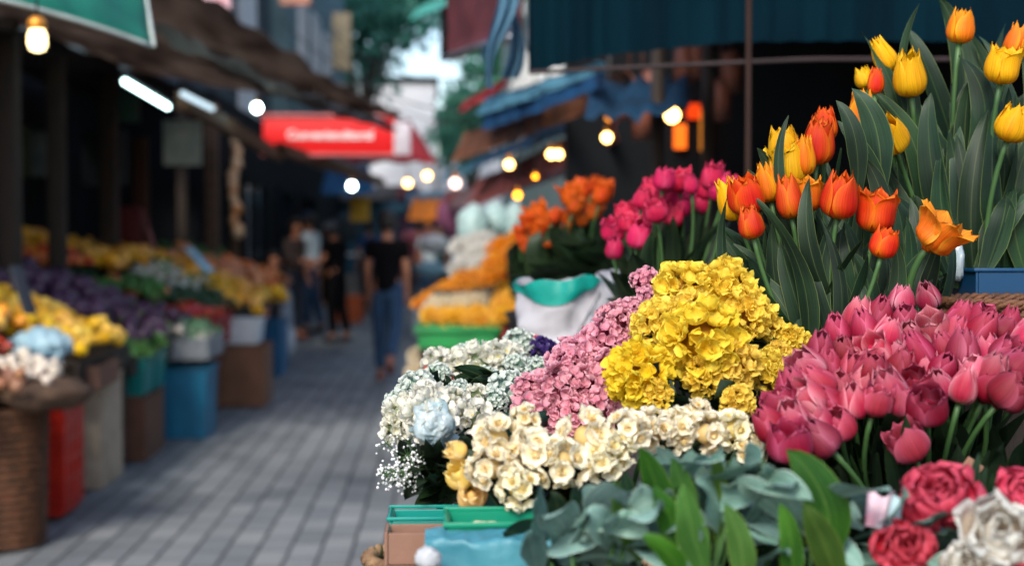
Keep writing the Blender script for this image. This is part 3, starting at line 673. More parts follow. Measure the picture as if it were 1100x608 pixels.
# --- lamps
WARM = emis('bulb_warm', (255, 196, 108), 9.0); WHT = emis('bulb_white', (222, 250, 244), 16.0); TUBE = emis('tube_light', (200, 240, 238), 7); AMB = emis('bulb_amber', (255, 150, 30), 7.0); DIMW = emis('bulb_dim', (255, 214, 196), 4.0)
def bulb(px, py, Y, mat, r, label, cord=.45):
    p = AY(px, py, Y); e = empty('hanging_bulb', p, label, 'lamp', 'bulbs hanging over the market')
    q = MB(); q.lathe([(r * .25, r * 1.25), (r * .5, r * .9), (r * .95, r * .35), (r, 0), (r * .85, -r * .5), (r * .5, -r * .87), (r * .08, -r)], 14, Matrix.Translation(p)); q.build('bulb', mat, e)
    q = MB(); q.lathe([(r * .5, r * .9), (r * .55, r * 1.3), (r * .5, r * 2.2), (r * .2, r * 2.5)], 12, Matrix.Translation(p)); q.build('socket', surf('brass', (190, 120, 50), .4, metal=.6) , e)
    q = MB(); q.tube([p + V((0, 0, r * 2.4)), p + V((.01, 0, cord))], .005, 5); q.build('cord', PBLACK, e)
for a in ((378, 200, 23.5, WHT, .06, 'cool white bulb hanging in front of the bright blue awning'),
          (438, 197, 21, WARM, .05, 'left of the two warm bulbs near the middle of the lane'), (459, 189, 20, WARM, .05, 'right of the two warm bulbs near the middle of the lane'),
          (489, 197, 19, DIMW, .06, 'dim pale bulb right of the pair of warm bulbs'),
          (547, 177, 9.5, WARM, .028, 'warm bulb hanging lowest left of the bright bulb pair over the right stalls'), (592, 166, 8.6, WARM, .026, 'left bulb of the touching bright pair over the orange flowers'), (600, 166, 8.9, WARM, .026, 'right bulb of the touching bright pair over the orange flowers'),
          (556, 210, 9.0, AMB, .022, 'small amber bulb low above the orange flowers'), (575, 190, 8.2, AMB, .012, 'tiny amber flame like bulb above the orange flowers'),
          (652, 148, 6.6, WARM, .024, 'warm bulb at the right end of the faded pink awning'), (722, 124, 6.8, WARM, .036, 'large glowing bulb inside the dark flower shop'),
          (640, 164, 8.6, DIMW, .02, 'dim peach bulb below the warm bulb by the shop'), (655, 168, 8.8, DIMW, .028, 'larger dim white bulb below the warm bulb by the shop'), (654, 127, 7.4, AMB, .016, 'faint amber bulb above the warm bulb by the shop'), (608, 122, 9.5, DIMW, .02, 'faint white bulb under the pale blue awning'),
          (276, 116, 11.5, WHT, .036, 'round cool white lamp left of the red sign')):
    bulb(*a)
e_b = AY(40, 42, 5.2); e = empty('hanging_bulb', e_b, 'glass bulb with brass cap hanging under the green umbrella', 'lamp', 'bulbs hanging over the market')
q = MB(); q.lathe([(.012, .04), (.026, .032), (.033, .01), (.034, -.02), (.026, -.04), (.01, -.046)], 16, Matrix.Translation(e_b)); q.build('bulb', emis('bulb_big', (255, 226, 160), 3.2), e)
q = MB(); q.lathe([(.026, .032), (.034, .036), (.034, .06), (.026, .072), (.012, .08)], 16, Matrix.Translation(e_b)); q.build('cap', surf('amber_brass', (214, 140, 50), .35, metal=.5), e)
q = MB(); q.tube([e_b + V((0, 0, .08)), e_b + V((0, 0, .8))], .004, 6); q.build('cord', PBLACK, e)
for a, b, lb in (((134, 88, 9.0), (180, 115, 10.4), 'bright cool fluorescent tube under the left canopy'), ((196, 101, 9.0), (228, 117, 9.7), 'dimmer fluorescent tube between the bright tube and the round lamp')):
    A_, B_ = AY(*a), AY(*b); e = empty('tube_light', (A_ + B_) / 2, lb, 'lamp', 'fluorescent tubes under the left canopy')
    q = MB(); q.tube([A_, B_], .018, 10); q.build('tube', TUBE if a[0] < 150 else emis('tube_dim', (190, 214, 226), .9), e)
    q = MB(); d = (B_ - A_); q.box((A_ + B_) / 2 + V((0, 0, .05)), (.05, d.length + .05, .04), d.to_track_quat('Y', 'Z').to_matrix()); q.build('housing', DARK, e, smooth=False)

# ============================================================ LEFT: produce stalls
def col_mat(name, rough=.45, hv=.015, vv=.2, bump=.1, sc=60, transl=0):
    mt, n, l, b, o = newmat(name)
    at = n.new('ShaderNodeAttribute'); at.attribute_name = 'Col'
    tc = n.new('ShaderNodeTexCoord'); nz = n.new('ShaderNodeTexNoise'); nz.inputs['Scale'].default_value = 18; nz.inputs['Detail'].default_value = 4; l.new(tc.outputs['Object'], nz.inputs['Vector'])
    mr = n.new('ShaderNodeMapRange'); l.new(nz.outputs[0], mr.inputs[0]); mr.inputs[1].default_value = .3; mr.inputs[2].default_value = .7; mr.inputs[3].default_value = .78; mr.inputs[4].default_value = 1.05
    mu = n.new('ShaderNodeMix'); mu.data_type = 'RGBA'; mu.blend_type = 'MULTIPLY'; mu.inputs[0].default_value = 1
    l.new(at.outputs['Color'], mu.inputs[6]); l.new(mr.outputs[0], mu.inputs[7])
    cs = hsv_var(n, l, mu.outputs[2], hv, .12, vv); l.new(cs, b.inputs['Base Color']); b.inputs['Roughness'].default_value = rough
    n2 = n.new('ShaderNodeTexNoise'); n2.inputs['Scale'].default_value = sc; l.new(tc.outputs['Object'], n2.inputs['Vector'])
    bp = n.new('ShaderNodeBump'); bp.inputs['Strength'].default_value = bump; bp.inputs['Distance'].default_value = .004; l.new(n2.outputs[0], bp.inputs['Height']); l.new(bp.outputs[0], b.inputs['Normal'])
    if transl:
        t = n.new('ShaderNodeBsdfTranslucent'); l.new(cs, t.inputs[0]); mx = n.new('ShaderNodeMixShader'); mx.inputs[0].default_value = transl
        l.new(b.outputs[0], mx.inputs[1]); l.new(t.outputs[0], mx.inputs[2]); l.new(mx.outputs[0], o.inputs[0])
    MATS[name] = mt; return mt
PROD = col_mat('produce')
def fruit_mesh(name, prof, col, tip=None, n=14, wob=.06, seed=0, tipn=1):
    mb = MB(); mb.lathe(prof, n, wob=wob, seed=seed, col=col)
    if tip: mb.lathe(tip[0], 8, col=tip[1])
    return mb.mesh(name, PROD)
def sph(r, L=1.0, k=9, fl=1.0):
    return [(max(.001, r * sin(pi * i / k) ** fl), -cos(pi * i / k) * r * L) for i in range(k + 1)]
YEL, ORA = L3(250, 194, 14), L3(238, 116, 14)
FR = {
 'lemon': fruit_mesh('lemon', [(.002, -.047), (.008, -.043)] + sph(.032, 1.15)[1:-1] + [(.008, .043), (.002, .047)], YEL),
 'mango': fruit_mesh('mango', sph(.04, 1.3), L3(244, 170, 34), seed=2, wob=.2),
 'aubergine': fruit_mesh('aubergine', [(.004, -.09), (.03, -.082), (.046, -.055), (.047, -.02), (.036, .03), (.024, .06), (.012, .075)], L3(58, 28, 62), ([(.014, .068), (.022, .066), (.02, .078), (.006, .088), (.005, .105)], L3(70, 92, 50)), wob=.12),
 'red_cabbage': fruit_mesh('red_cabbage', sph(.068, .92, 10), L3(66, 38, 72), seed=5, wob=.2),
 'tomato': fruit_mesh('tomato', sph(.034, .82), L3(205, 36, 22), ([(.012, .026), (.014, .03), (.003, .034)], L3(60, 110, 40))),
 'orange': fruit_mesh('orange', sph(.038, .97), ORA),
 'peach': fruit_mesh('peach', sph(.036, .95), L3(240, 150, 96), seed=4, wob=.12),
 'bell_pepper': fruit_mesh('bell_pepper', [(.006, -.04), (.028, -.045), (.038, -.03), (.042, .0), (.044, .025), (.034, .042), (.014, .036)], L3(250, 180, 26), ([(.006, .034), (.006, .06), (.008, .064)], L3(60, 120, 40)), wob=.35, seed=3),
 'cucumber': fruit_mesh('cucumber', [(.004, -.1), (.018, -.092), (.024, -.05), (.025, 0), (.024, .05), (.018, .092), (.004, .1)], L3(28, 70, 38), wob=.12),
 'white_radish': fruit_mesh('white_radish', [(.002, -.12), (.012, -.08), (.024, -.03), (.03, .03), (.026, .07), (.012, .085)], L3(206, 210, 200), ([(.01, .08), (.018, .12), (.004, .15)], L3(84, 140, 60)), wob=.1),
 'onion': fruit_mesh('onion', [(.003, -.034)] + sph(.034, .85)[1:-1] + [(.006, .034), (.004, .05)], L3(150, 96, 70), seed=8),
 'garlic': fruit_mesh('garlic', [(.003, -.026)] + sph(.032, .75)[1:-1] + [(.008, .03), (.005, .055)], L3(214, 202, 186), wob=.3),
 'dark_plum': fruit_mesh('dark_plum', sph(.03, 1.1), L3(72, 34, 52)),
}
def cabbage(name, col, col2, r=.06, n=16):
    mb = MB(); rn = random.Random(r * 999); mb.ico((0, 0, 0), r * .7, 2, col=col2, wob=.2)
    for k in range(n):
        a = k * 2.4; el = .2 + 1.1 * (k / n)
        d = V((cos(a) * cos(el), sin(a) * cos(el), sin(el) * .8)); q = d.to_track_quat('Z', 'Y')
        M = Matrix.Translation(d * r * .35) @ (q @ Quaternion((1, 0, 0), radians(58))).to_matrix().to_4x4()
        petal(mb, M, r * 1.2, r * .7, .6, .2, .5, mixc(col2, col, .3), col, 5, 5, seed=k * 3)
    return mb.mesh(name, PROD)
FR['lettuce'] = cabbage('lettuce', L3(66, 118, 56), L3(120, 160, 90), .07)
FR['green_herb_bunch'] = cabbage('green_herb_bunch', L3(24, 66, 40), L3(40, 84, 48), .07, 22)
FR['cauliflower'] = cabbage('cauliflower', L3(96, 150, 110), L3(224, 222, 206), .055, 8)
def heap(kind, label, cat, group, x0, x1, y0, y1, z0, z1, sp, bulge=.05, jit=.45, layers=1, lie=True, cap=300, up=False, smax=1.0):
    """one separate piece of produce per place; x1 is the lane side (height z0), x0 the back (z1)"""
    pts = []
    nx = max(1, int((x1 - x0) / sp)); ny = max(1, int((y1 - y0) / sp))
    for ly in range(layers):
        for i in range(nx + 1 - ly):
            for j in range(ny + 1 - ly):
                if ly and RND.random() < .45: continue
                u = (i + .5 * ly + (.5 if j % 2 else 0)) / max(nx, 1); v = (j + .5 * ly) / max(ny, 1)
                if u > 1: continue
                x = x1 + (x0 - x1) * u + rr(-jit, jit) * sp; y = y0 + (y1 - y0) * v + rr(-jit, jit) * sp
                z = z0 + (z1 - z0) * u + bulge * sin(pi * min(1, max(0, v))) + rr(-.3, .35) * sp + ly * sp * .5
                pts.append((x, y, z))
    for (x, y, z) in pts[:cap]:
        if up: q = zq(V((rr(-.3, .3), rr(-.3, .3), 1)), rr(0, 6))
        elif lie: q = zq(V((rr(-1, 1), rr(-1, 1), rr(-.5, .5))), rr(0, 6))
        else: q = zq(rv(), rr(0, 6))
        o = place(kind, FR[kind], (x, y, z), q, rr(.86, 1.1) * smax); tag(o, label, cat, group)
def stand(label, x0, x1, y0, y1, z0, z1, legs=True):
    """sloping display bench with a front board and legs"""
    e = empty('display_bench', ((x0 + x1) / 2, (y0 + y1) / 2, .05), label, 'bench')
    q = MB(); a = [V((x1, y0, z0)), V((x1, y1, z0)), V((x0, y1, z1)), V((x0, y0, z1))]; t = V((0, 0, -.03))
    b = len(q.v)
    for p in a: q.vert(p)
    for p in a: q.vert(p + t)
    for f in ((0,1,2,3),(7,6,5,4),(0,4,5,1),(1,5,6,2),(2,6,7,3),(3,7,4,0)): q.f.append(tuple(b + i for i in f))
    q.build('tray', WOODD, e, smooth=False)
    q = MB(); q.box((x1 - .02, (y0 + y1) / 2, z0 - .07), (.025, y1 - y0, .1), bev=.003); q.build('front_board', WOODD, e)
    for yy in (y0 + .06, y1 - .06):
        for xx, zz in ((x1 - .08, z0), (x0 + .08, z1)):
            q = MB(); q.box((xx, yy, (zz - .03 + .05) / 2), (.05, .05, zz - .08), bev=.003); q.build('leg', WOODD, e)
    return e
def open_box(name, label, cat, c, size, mat, rotz=0, flaps=0, rim=0, wall=.006, fill=None, ribs=0, taper=0, group=None, handle=False):
    """c = centre of the bottom; open-topped box, optional rim, ribs, flaps"""
    c = V(c); sx, sy, sz = size; Rz = Matrix.Rotation(rotz, 3, 'Z')
    e = empty(name, c, label, cat, group)
    q = MB()
    if taper:
        def corner(dx, dy, z, ins=0): k = 1 - taper * (1 - z / sz); return c + Rz @ V((dx * (sx / 2 - ins) * k, dy * (sy / 2 - ins) * k, z))
        for ins in (0, wall):
            b = len(q.v)
            for z in (0 if ins == 0 else wall, sz):
                for dx, dy in ((-1,-1),(1,-1),(1,1),(-1,1)): q.vert(corner(dx, dy, z, ins))
            for k in range(4): q.f.append((b + k, b + (k + 1) % 4, b + 4 + (k + 1) % 4, b + 4 + k))
            q.f.append((b, b + 1, b + 2, b + 3))
        b = len(q.v) - 16
        for k in range(4): q.f.append((b + 4 + k, b + 4 + (k + 1) % 4, b + 12 + (k + 1) % 4, b + 12 + k))
    else:
        q.box(c + V((0, 0, wall / 2)), (sx, sy, wall), Rz)
        for dx, dy in ((1, 0), (-1, 0)): q.box(c + Rz @ V((dx * (sx / 2 - wall / 2), 0, sz / 2 + wall / 2)), (wall, sy, sz - wall), Rz, bev=wall * .3)
        for dx, dy in ((0, 1), (0, -1)): q.box(c + Rz @ V((0, dy * (sy / 2 - wall / 2), sz / 2 + wall / 2)), (sx - 2 * wall - .001, wall, sz - wall - .002), Rz, bev=wall * .3)
    q.build('box_body', mat, e, smooth=False)
    if rim:
        q = MB()
        for dy in (-1, 1): q.box(c + Rz @ V((0, dy * (sy / 2 + rim / 2 - .001), sz + .002)), (sx + 2 * rim, rim, rim * 1.3), Rz, bev=rim * .25)
        for dx in (-1, 1): q.box(c + Rz @ V((dx * (sx / 2 + rim / 2 - .001), 0, sz + .001)), (rim, sy, rim * 1.3), Rz, bev=rim * .25)
        q.build('rim', mat, e)
    if ribs:
        q = MB(); 
        for k in range(ribs):
            z = sz * (k + .7) / (ribs + .4)
            kk = 1 - taper * (1 - z / sz)
            q.box(c + Rz @ V((sx / 2 * kk + .006, 0, z)), (.012, sy * .96 * kk, .014), Rz); q.box(c + Rz @ V((0, -sy / 2 * kk - .006, z)), (sx * .96 * kk, .012, .014), Rz)
        nv = max(2, int(sy / .09))
        for k in range(nv + 1):
            q.box(c + Rz @ V((sx / 2 * (1 - taper * .5) + .005, -sy * .46 + sy * .92 * k / nv, sz / 2)), (.01, .012, sz * .92), Rz)
        for k in range(nv + 1):
            q.box(c + Rz @ V((-sx * .46 + sx * .92 * k / nv, -sy / 2 * (1 - taper * .5) - .005, sz / 2)), (.012, .01, sz * .92), Rz)
        q.build('ribs', mat, e, smooth=False)
    if flaps:
        for dx, dy, w, l_ in ((1, 0, sy, .09), (0, -1, sx, .09)):
            f = MB(); ax = V((dx, dy, 0)); ang = radians(flaps)
            ctr = c + Rz @ (ax * ((sx if dx else sy) / 2 + l_ / 2 * sin(ang)) + V((0, 0, sz - l_ / 2 * cos(ang))))
            MM = Rz @ (Matrix.Rotation(ang * (1 if dx else 0), 3, 'Y').inverted() @ Matrix.Rotation(-ang * (1 if dy else 0), 3, 'X'))
            f.box(ctr, (.005 if dx else w * .96, w * .96 if dx else .005, l_), MM); f.build('flap', mat, e, smooth=False)
    if fill:
        q = MB(); q.box(c + V((0, 0, sz * .5)), (sx - 2 * wall - .01, sy - 2 * wall - .01, sz * .9), Rz); q.build('lining', fill, e, smooth=False)
    return e
def basket(name, label, c, r, h, flare=1.15, nst=26, rows=14, mat=WICK, rimr=.012, squash=1.0, cat='basket', thin=.006):
    e = empty(name, c, label, cat); c = V(c)
    q = MB()
    for k in range(rows):
        z = h * (k + .5) / rows; rad = r * (1 + (flare - 1) * z / h)
        pts = []
        for i in range(nst * 2 + 1):
            a = 2 * pi * i / (nst * 2); rd = rad + (.5 * thin if (i // 1 + k) % 2 else -.5 * thin)
            pts.append(c + V((cos(a) * rd, sin(a) * rd * squash, z)))
        q.tube(pts, h / rows * .48, 5, cap=False)
    q.build('weave', mat, e)
    q = MB()
    for i in range(nst):
        a = 2 * pi * (i + .25) / nst; q.tube([c + V((cos(a) * r, sin(a) * r * squash, 0)), c + V((cos(a) * r * flare, sin(a) * r * flare * squash, h))], thin * .8, 5)
    q.lathe([(r * .98, .004), (r * .98, .012)], 24, Matrix.Translation(c) @ Matrix.Diagonal((1, squash, 1, 1)))
    q.build('stakes', mat, e)
    q = MB()
    for s in range(3):
        pts = []
        for i in range(97):
            a = 2 * pi * i / 96; ph = a * 14 + s * 2 * pi / 3; rd = r * flare + cos(ph) * rimr * .6
            pts.append(c + V((cos(a) * rd, sin(a) * rd * squash, h + sin(ph) * rimr * .6)))
        q.tube(pts, rimr * .62, 6, cap=False)
    q.build('rim', mat, e)
    return e
def crumple(mb, c, r, sc=(1, 1, 1), amp=.25, sub=3, seed=0, freq=2.2):
    bm = bmesh.new(); bmesh.ops.create_icosphere(bm, subdivisions=sub, radius=1); b = len(mb.v); bm.verts.index_update()
    for v in bm.verts:
        p = v.co.copy(); d = 1 + amp * noise.noise(p * freq + V((seed, 0, 0))) + amp * .5 * abs(noise.noise(p * freq * 2.4 + V((0, seed, 0))))
        mb.vert(V(c) + V((p.x * sc[0], p.y * sc[1], p.z * sc[2])) * r * d, (1, 1, 1), (p.x, p.z))
    for f in bm.faces: mb.f.append(tuple(b + v.index for v in f.verts))
    bm.free()

# benches
stand('dark wooden bench under the yellow lemons', -3.2, -2.02, 7.9, 9.15, .78, 1.14)
stand('dark wooden bench under the purple cabbages', -3.5, -2.02, 9.2, 11.3, .70, 1.22)
stand('dark wooden bench under the green vegetables', -3.7, -1.95, 11.4, 13.6, .74, 1.3)
stand('dark wooden bench under the far peppers', -3.9, -2.0, 13.8, 17.6, .80, 1.34)
stand('dark wooden bench at the near left edge with tomatoes', -3.0, -2.12, 6.5, 7.8, .74, 1.12)
# near left
basket('woven_basket', 'tall brown woven basket standing at the near left corner', (-2.16, 6.95, .0), .20, .66, 1.08, 24, 18, WICK)
q = MB(); sh = AY(28, 425, 6.75); crumple(q, (sh.x, 6.95, .72), .17, (1.35, 1.5, .45), .3, 3, 3)
tag(q.build('sack', surf('brown_sack', (92, 70, 54), .9, (64, 48, 38), scale=12, bump=.6), origin=(sh.x, 6.95, .70)), 'rolled brown sack on top of the tall woven basket', 'sack')
open_box('plastic_crate', 'red orange plastic crate on the ground beside the tall woven basket', 'crate', (-2.17, 7.66, .02), (.36, .40, .58), PRED, ribs=5, rim=.02, taper=.1)
open_box('tall_box', 'tall pale wooden box under the lemons by the lane', 'box', (-2.19, 8.66, .0), (.34, .54, .64), CARDP, rim=.012)
open_box('cardboard_box', 'flat brown cardboard tray just below the lemons', 'box', (-2.14, 8.34, .62), (.36, .5, .13), CARD)
heap('lemon', 'yellow lemon in the big bright heap above the tall pale box', 'lemon', 'lemons heaped on the left stall', -3.1, -2.03, 7.95, 9.05, .83, 1.19, .082, .06, layers=2, smax=1.15)
heap('mango', 'yellow mango in the small pile at the left edge of the picture', 'mango', 'mangoes at the near left', -2.95, -2.28, 7.15, 7.75, 1.02, 1.26, .08, .03)
heap('tomato', 'red tomato in the small pile at the left edge', 'tomato', 'tomatoes at the near left', -2.75, -2.16, 6.85, 7.2, .93, 1.08, .07, .02)
heap('onion', 'brown onion on the near left bench above the basket', 'onion', 'onions at the near left', -2.6, -1.98, 6.62, 7.0, .80, .96, .07, .02)
heap('dark_plum', 'dark plum in the pile below the tomatoes', 'plum', 'plums at the near left', -2.6, -2.12, 6.5, 6.75, .86, .98, .06, .02)
heap('garlic', 'pale garlic bulb in the bag at the near left', 'garlic', 'garlic at the near left', -2.12, -1.92, 6.85, 7.2, .82, .88, .065, .02)
q = MB(); p = AY(44, 372, 7.4); crumple(q, p, .105, (1.35, 1.3, .85), .35, 4, 9, 2.8)
tag(q.build('plastic_bag', surf('pale_blue_bag', (150, 190, 208), .3, (180, 210, 222), scale=10, bump=.7, bscale=18, transl=.3), origin=tuple(p)), 'crumpled pale blue plastic bag in front of the lemons', 'bag')
q = MB(); a, b = AY(16, 286, 7.55), AY(33, 337, 7.45); d = b - a; q.box((a + b) / 2, (.075, .012, d.length), d.to_track_quat('-Z', 'Y').to_matrix(), bev=.003)
tag(q.build('price_tag', surf('slate', (34, 38, 46), .5), origin=tuple(b)), 'black slanted price tag stuck between the mangoes and lemons', 'tag')
# aubergines / cabbages
heap('red_cabbage', 'round purple cabbage heaped behind the lemons', 'cabbage', 'purple cabbages on the left stall', -3.45, -2.35, 9.25, 10.7, .98, 1.36, .135, .04)
heap('aubergine', 'purple aubergine in the heap beside the lemons', 'aubergine', 'aubergines on the left stall', -2.6, -2.03, 9.6, 11.2, .80, 1.0, .1, .05, layers=1)
heap('garlic', 'pale turnip bulb at the lane end of the aubergines', 'turnip', 'pale bulbs beside the aubergines', -2.2, -1.98, 10.5, 11.2, .78, .88, .075, .02)
open_box('cardboard_box', 'dark brown carton on the ground beneath the teal bins', 'box', (-2.14, 9.72, .0), (.32, .62, .42), surf('brown_carton', (98, 66, 50), .85), rim=.01)
open_box('plastic_bin', 'nearer teal plastic bin of green leaves on the brown carton', 'bin', (-2.14, 9.58, .425), (.32, .34, .25), PTEAL, rim=.014, taper=.12)
open_box('plastic_bin', 'further teal plastic bin of green leaves on the brown carton', 'bin', (-2.14, 9.98, .425), (.32, .34, .25), PTEAL, rim=.014, taper=.12)
heap('lettuce', 'green lettuce filling the teal bins', 'lettuce', 'lettuces in the teal bins', -2.26, -2.02, 9.48, 10.08, .70, .72, .11, .0, up=True)
open_box('storage_bin', 'large blue plastic bin on the ground below the grey crate', 'bin', (-1.93, 10.66, .0), (.36, .5, .50), surf('bin_blue', (14, 104, 138), .45, (10, 88, 120), bump=.05), rim=.016, taper=.08)
open_box('plastic_crate', 'grey plastic crate of white vegetables above the blue bin', 'crate', (-1.96, 10.95, .56), (.38, .74, .15), surf('grey_crate', (150, 156, 162), .5), ribs=2, rim=.014)
heap('cauliflower', 'white cauliflower in the grey crate', 'cauliflower', 'cauliflowers in the grey crate', -2.1, -1.84, 10.66, 11.24, .72, .76, .115, 0, up=True)
# greens
heap('tomato', 'red tomato filling the dark red crate', 'tomato', 'tomatoes in the dark red crate', -2.3, -1.92, 11.6, 12.4, .82, .86, .085, .02, smax=1.2)
heap('orange', 'orange fruit between the dark red crate and the leafy bunches', 'orange', 'oranges behind the dark red crate', -2.75, -2.35, 11.3, 12.0, .98, 1.08, .09, .03, smax=1.1)
heap('lettuce', 'pale green lettuce beside the aubergines', 'lettuce', 'lettuces beside the aubergines', -2.7, -2.3, 10.9, 11.3, 1.0, 1.08, .15, .02, up=True)
heap('green_herb_bunch', 'dark green leafy bunch on the middle of the left stall', 'greens', 'dark green leafy bunches', -3.5, -2.85, 10.9, 12.2, .98, 1.22, .15, .03, up=True)
heap('cucumber', 'dark green cucumber on the left stall', 'cucumber', 'cucumbers on the left stall', -2.5, -1.98, 12.0, 13.2, .88, .98, .11, .03, smax=1.2)
heap('white_radish', 'long white radish on the left stall behind the red basket', 'radish', 'white radishes on the left stall', -2.75, -2.2, 12.7, 13.9, .98, 1.16, .1, .04)
heap('orange', 'orange fruit at the back of the left stall', 'orange', 'oranges at the back of the left stall', -3.7, -3.0, 10.9, 12.0, 1.26, 1.38, .085, .03)
heap('bell_pepper', 'orange yellow bell pepper high at the back of the left stall', 'pepper', 'peppers at the back of the left stall', -3.75, -2.8, 12.2, 13.8, 1.24, 1.42, .13, .04, smax=1.3)
heap('tomato', 'red tomato beside the peppers on the left stall', 'tomato', 'tomatoes beside the peppers', -3.3, -3.0, 11.6, 12.2, 1.27, 1.36, .075, .02)
open_box('plastic_crate', 'dark red plastic crate on the left stall before the white tub', 'crate', (-2.12, 12.0, .56), (.5, 1.0, .24), surf('crate_red', (150, 18, 24), .5, (120, 14, 20)), ribs=3, rim=.018, taper=.1)
open_box('cardboard_box', 'closed brown carton on the ground under the white tub', 'box', (-1.80, 12.6, .0), (.46, .56, .52), surf('brown_box', (118, 82, 62), .85, (100, 68, 50), bump=.1), rim=.008)
open_box('white_tub', 'white plastic tub on top of the brown carton', 'tub', (-1.83, 12.6, .535), (.40, .44, .20), WHITEP, rim=.012, taper=.1)
open_box('storage_bin', 'narrow blue bin on the ground at the far end of the left stalls', 'bin', (-1.90, 15.3, .0), (.32, .7, .56), PBLUE, rim=.016, taper=.05)
q = MB(); p = AY(309, 366, 16.2); crumple(q, p, .16, (.55, .7, 1.1), .2, 3, 21); tag(q.build('plastic_bag', FILM, origin=(p.x, p.y, p.z - .2)), 'white plastic bag hanging at the end of the left stalls', 'bag')
heap('bell_pepper', 'yellow bell pepper heaped behind the white tub', 'pepper', 'yellow peppers behind the white tub', -2.6, -1.72, 12.9, 14.6, .84, 1.1, .13, .06, smax=1.3)
heap('peach', 'pale peach in the heap toward the far end of the left stall', 'peach', 'peaches on the far left stall', -2.95, -2.0, 14.7, 16.6, .92, 1.25, .13, .08, smax=1.4)
heap('mango', 'golden mango near the far end of the left stall', 'mango', 'mangoes on the far left stall', -3.2, -2.5, 13.8, 15.2, 1.12, 1.32, .1, .04)
heap('orange', 'orange at the far end of the left stall', 'orange', 'oranges on the far left stall', -2.7, -2.05, 16.7, 17.5, .95, 1.2, .1, .03)
heap('lettuce', 'green lettuce between the peaches and peppers', 'lettuce', 'lettuces between the peaches', -3.0, -2.6, 15.0, 16.9, 1.2, 1.3, .2, .0, up=True)
q = MB(); a, b = AY(202, 266, 12.6), AY(226, 292, 12.4); d = b - a; q.box((a + b) / 2, (.10, .012, d.length), d.to_track_quat('-Z', 'Y').to_matrix(), bev=.003)
tag(q.build('price_card', surf('sky_card', (120, 190, 224), .5, (210, 226, 236), scale=7, bump=0), origin=tuple(b)), 'sky blue and white slanted price card among the peppers', 'card')

# ============================================================ PEOPLE
def skin_mesh(verts, edges, radii, root=0, sub=1):
    me = bpy.data.meshes.new('tmp'); me.from_pydata([tuple(v) for v in verts], edges, [])
    o = bpy.data.objects.new('tmp', me); C.objects.link(o)
    md = o.modifiers.new('skin', 'SKIN'); md.use_smooth_shade = True
    if not me.skin_vertices: me.attributes  # created by the modifier's layer below
    bm = bmesh.new(); bm.from_mesh(me); ly = bm.verts.layers.skin.verify(); bm.verts.ensure_lookup_table()
    for i, v in enumerate(bm.verts):
        r_ = radii[i]; v[ly].radius = (r_, r_) if not hasattr(r_, '__len__') else r_; v[ly].use_root = (i == root)
    bm.to_mesh(me); bm.free()
    s2 = o.modifiers.new('sub', 'SUBSURF'); s2.levels = sub; s2.render_levels = sub
    dg = bpy.context.evaluated_depsgraph_get(); dg.update()
    out = bpy.data.meshes.new_from_object(o.evaluated_get(dg)); bpy.data.objects.remove(o)
    return out
def chain_mesh(parts, sub=1):
    """parts: list of (points, radii) chains; chains that start at an existing point join there"""
    vs, es, rs = [], [], []
    def idx(p, r_):
        for i, v in enumerate(vs):
            if (v - V(p)).length < 1e-5: return i
        vs.append(V(p)); rs.append(r_); return len(vs) - 1
    for pts, rads in parts:
        last = None
        for p, r_ in zip(pts, rads):
            i = idx(p, r_)
            if last is not None: es.append((last, i))
            last = i
    return skin_mesh(vs, es, rs, 0, sub)
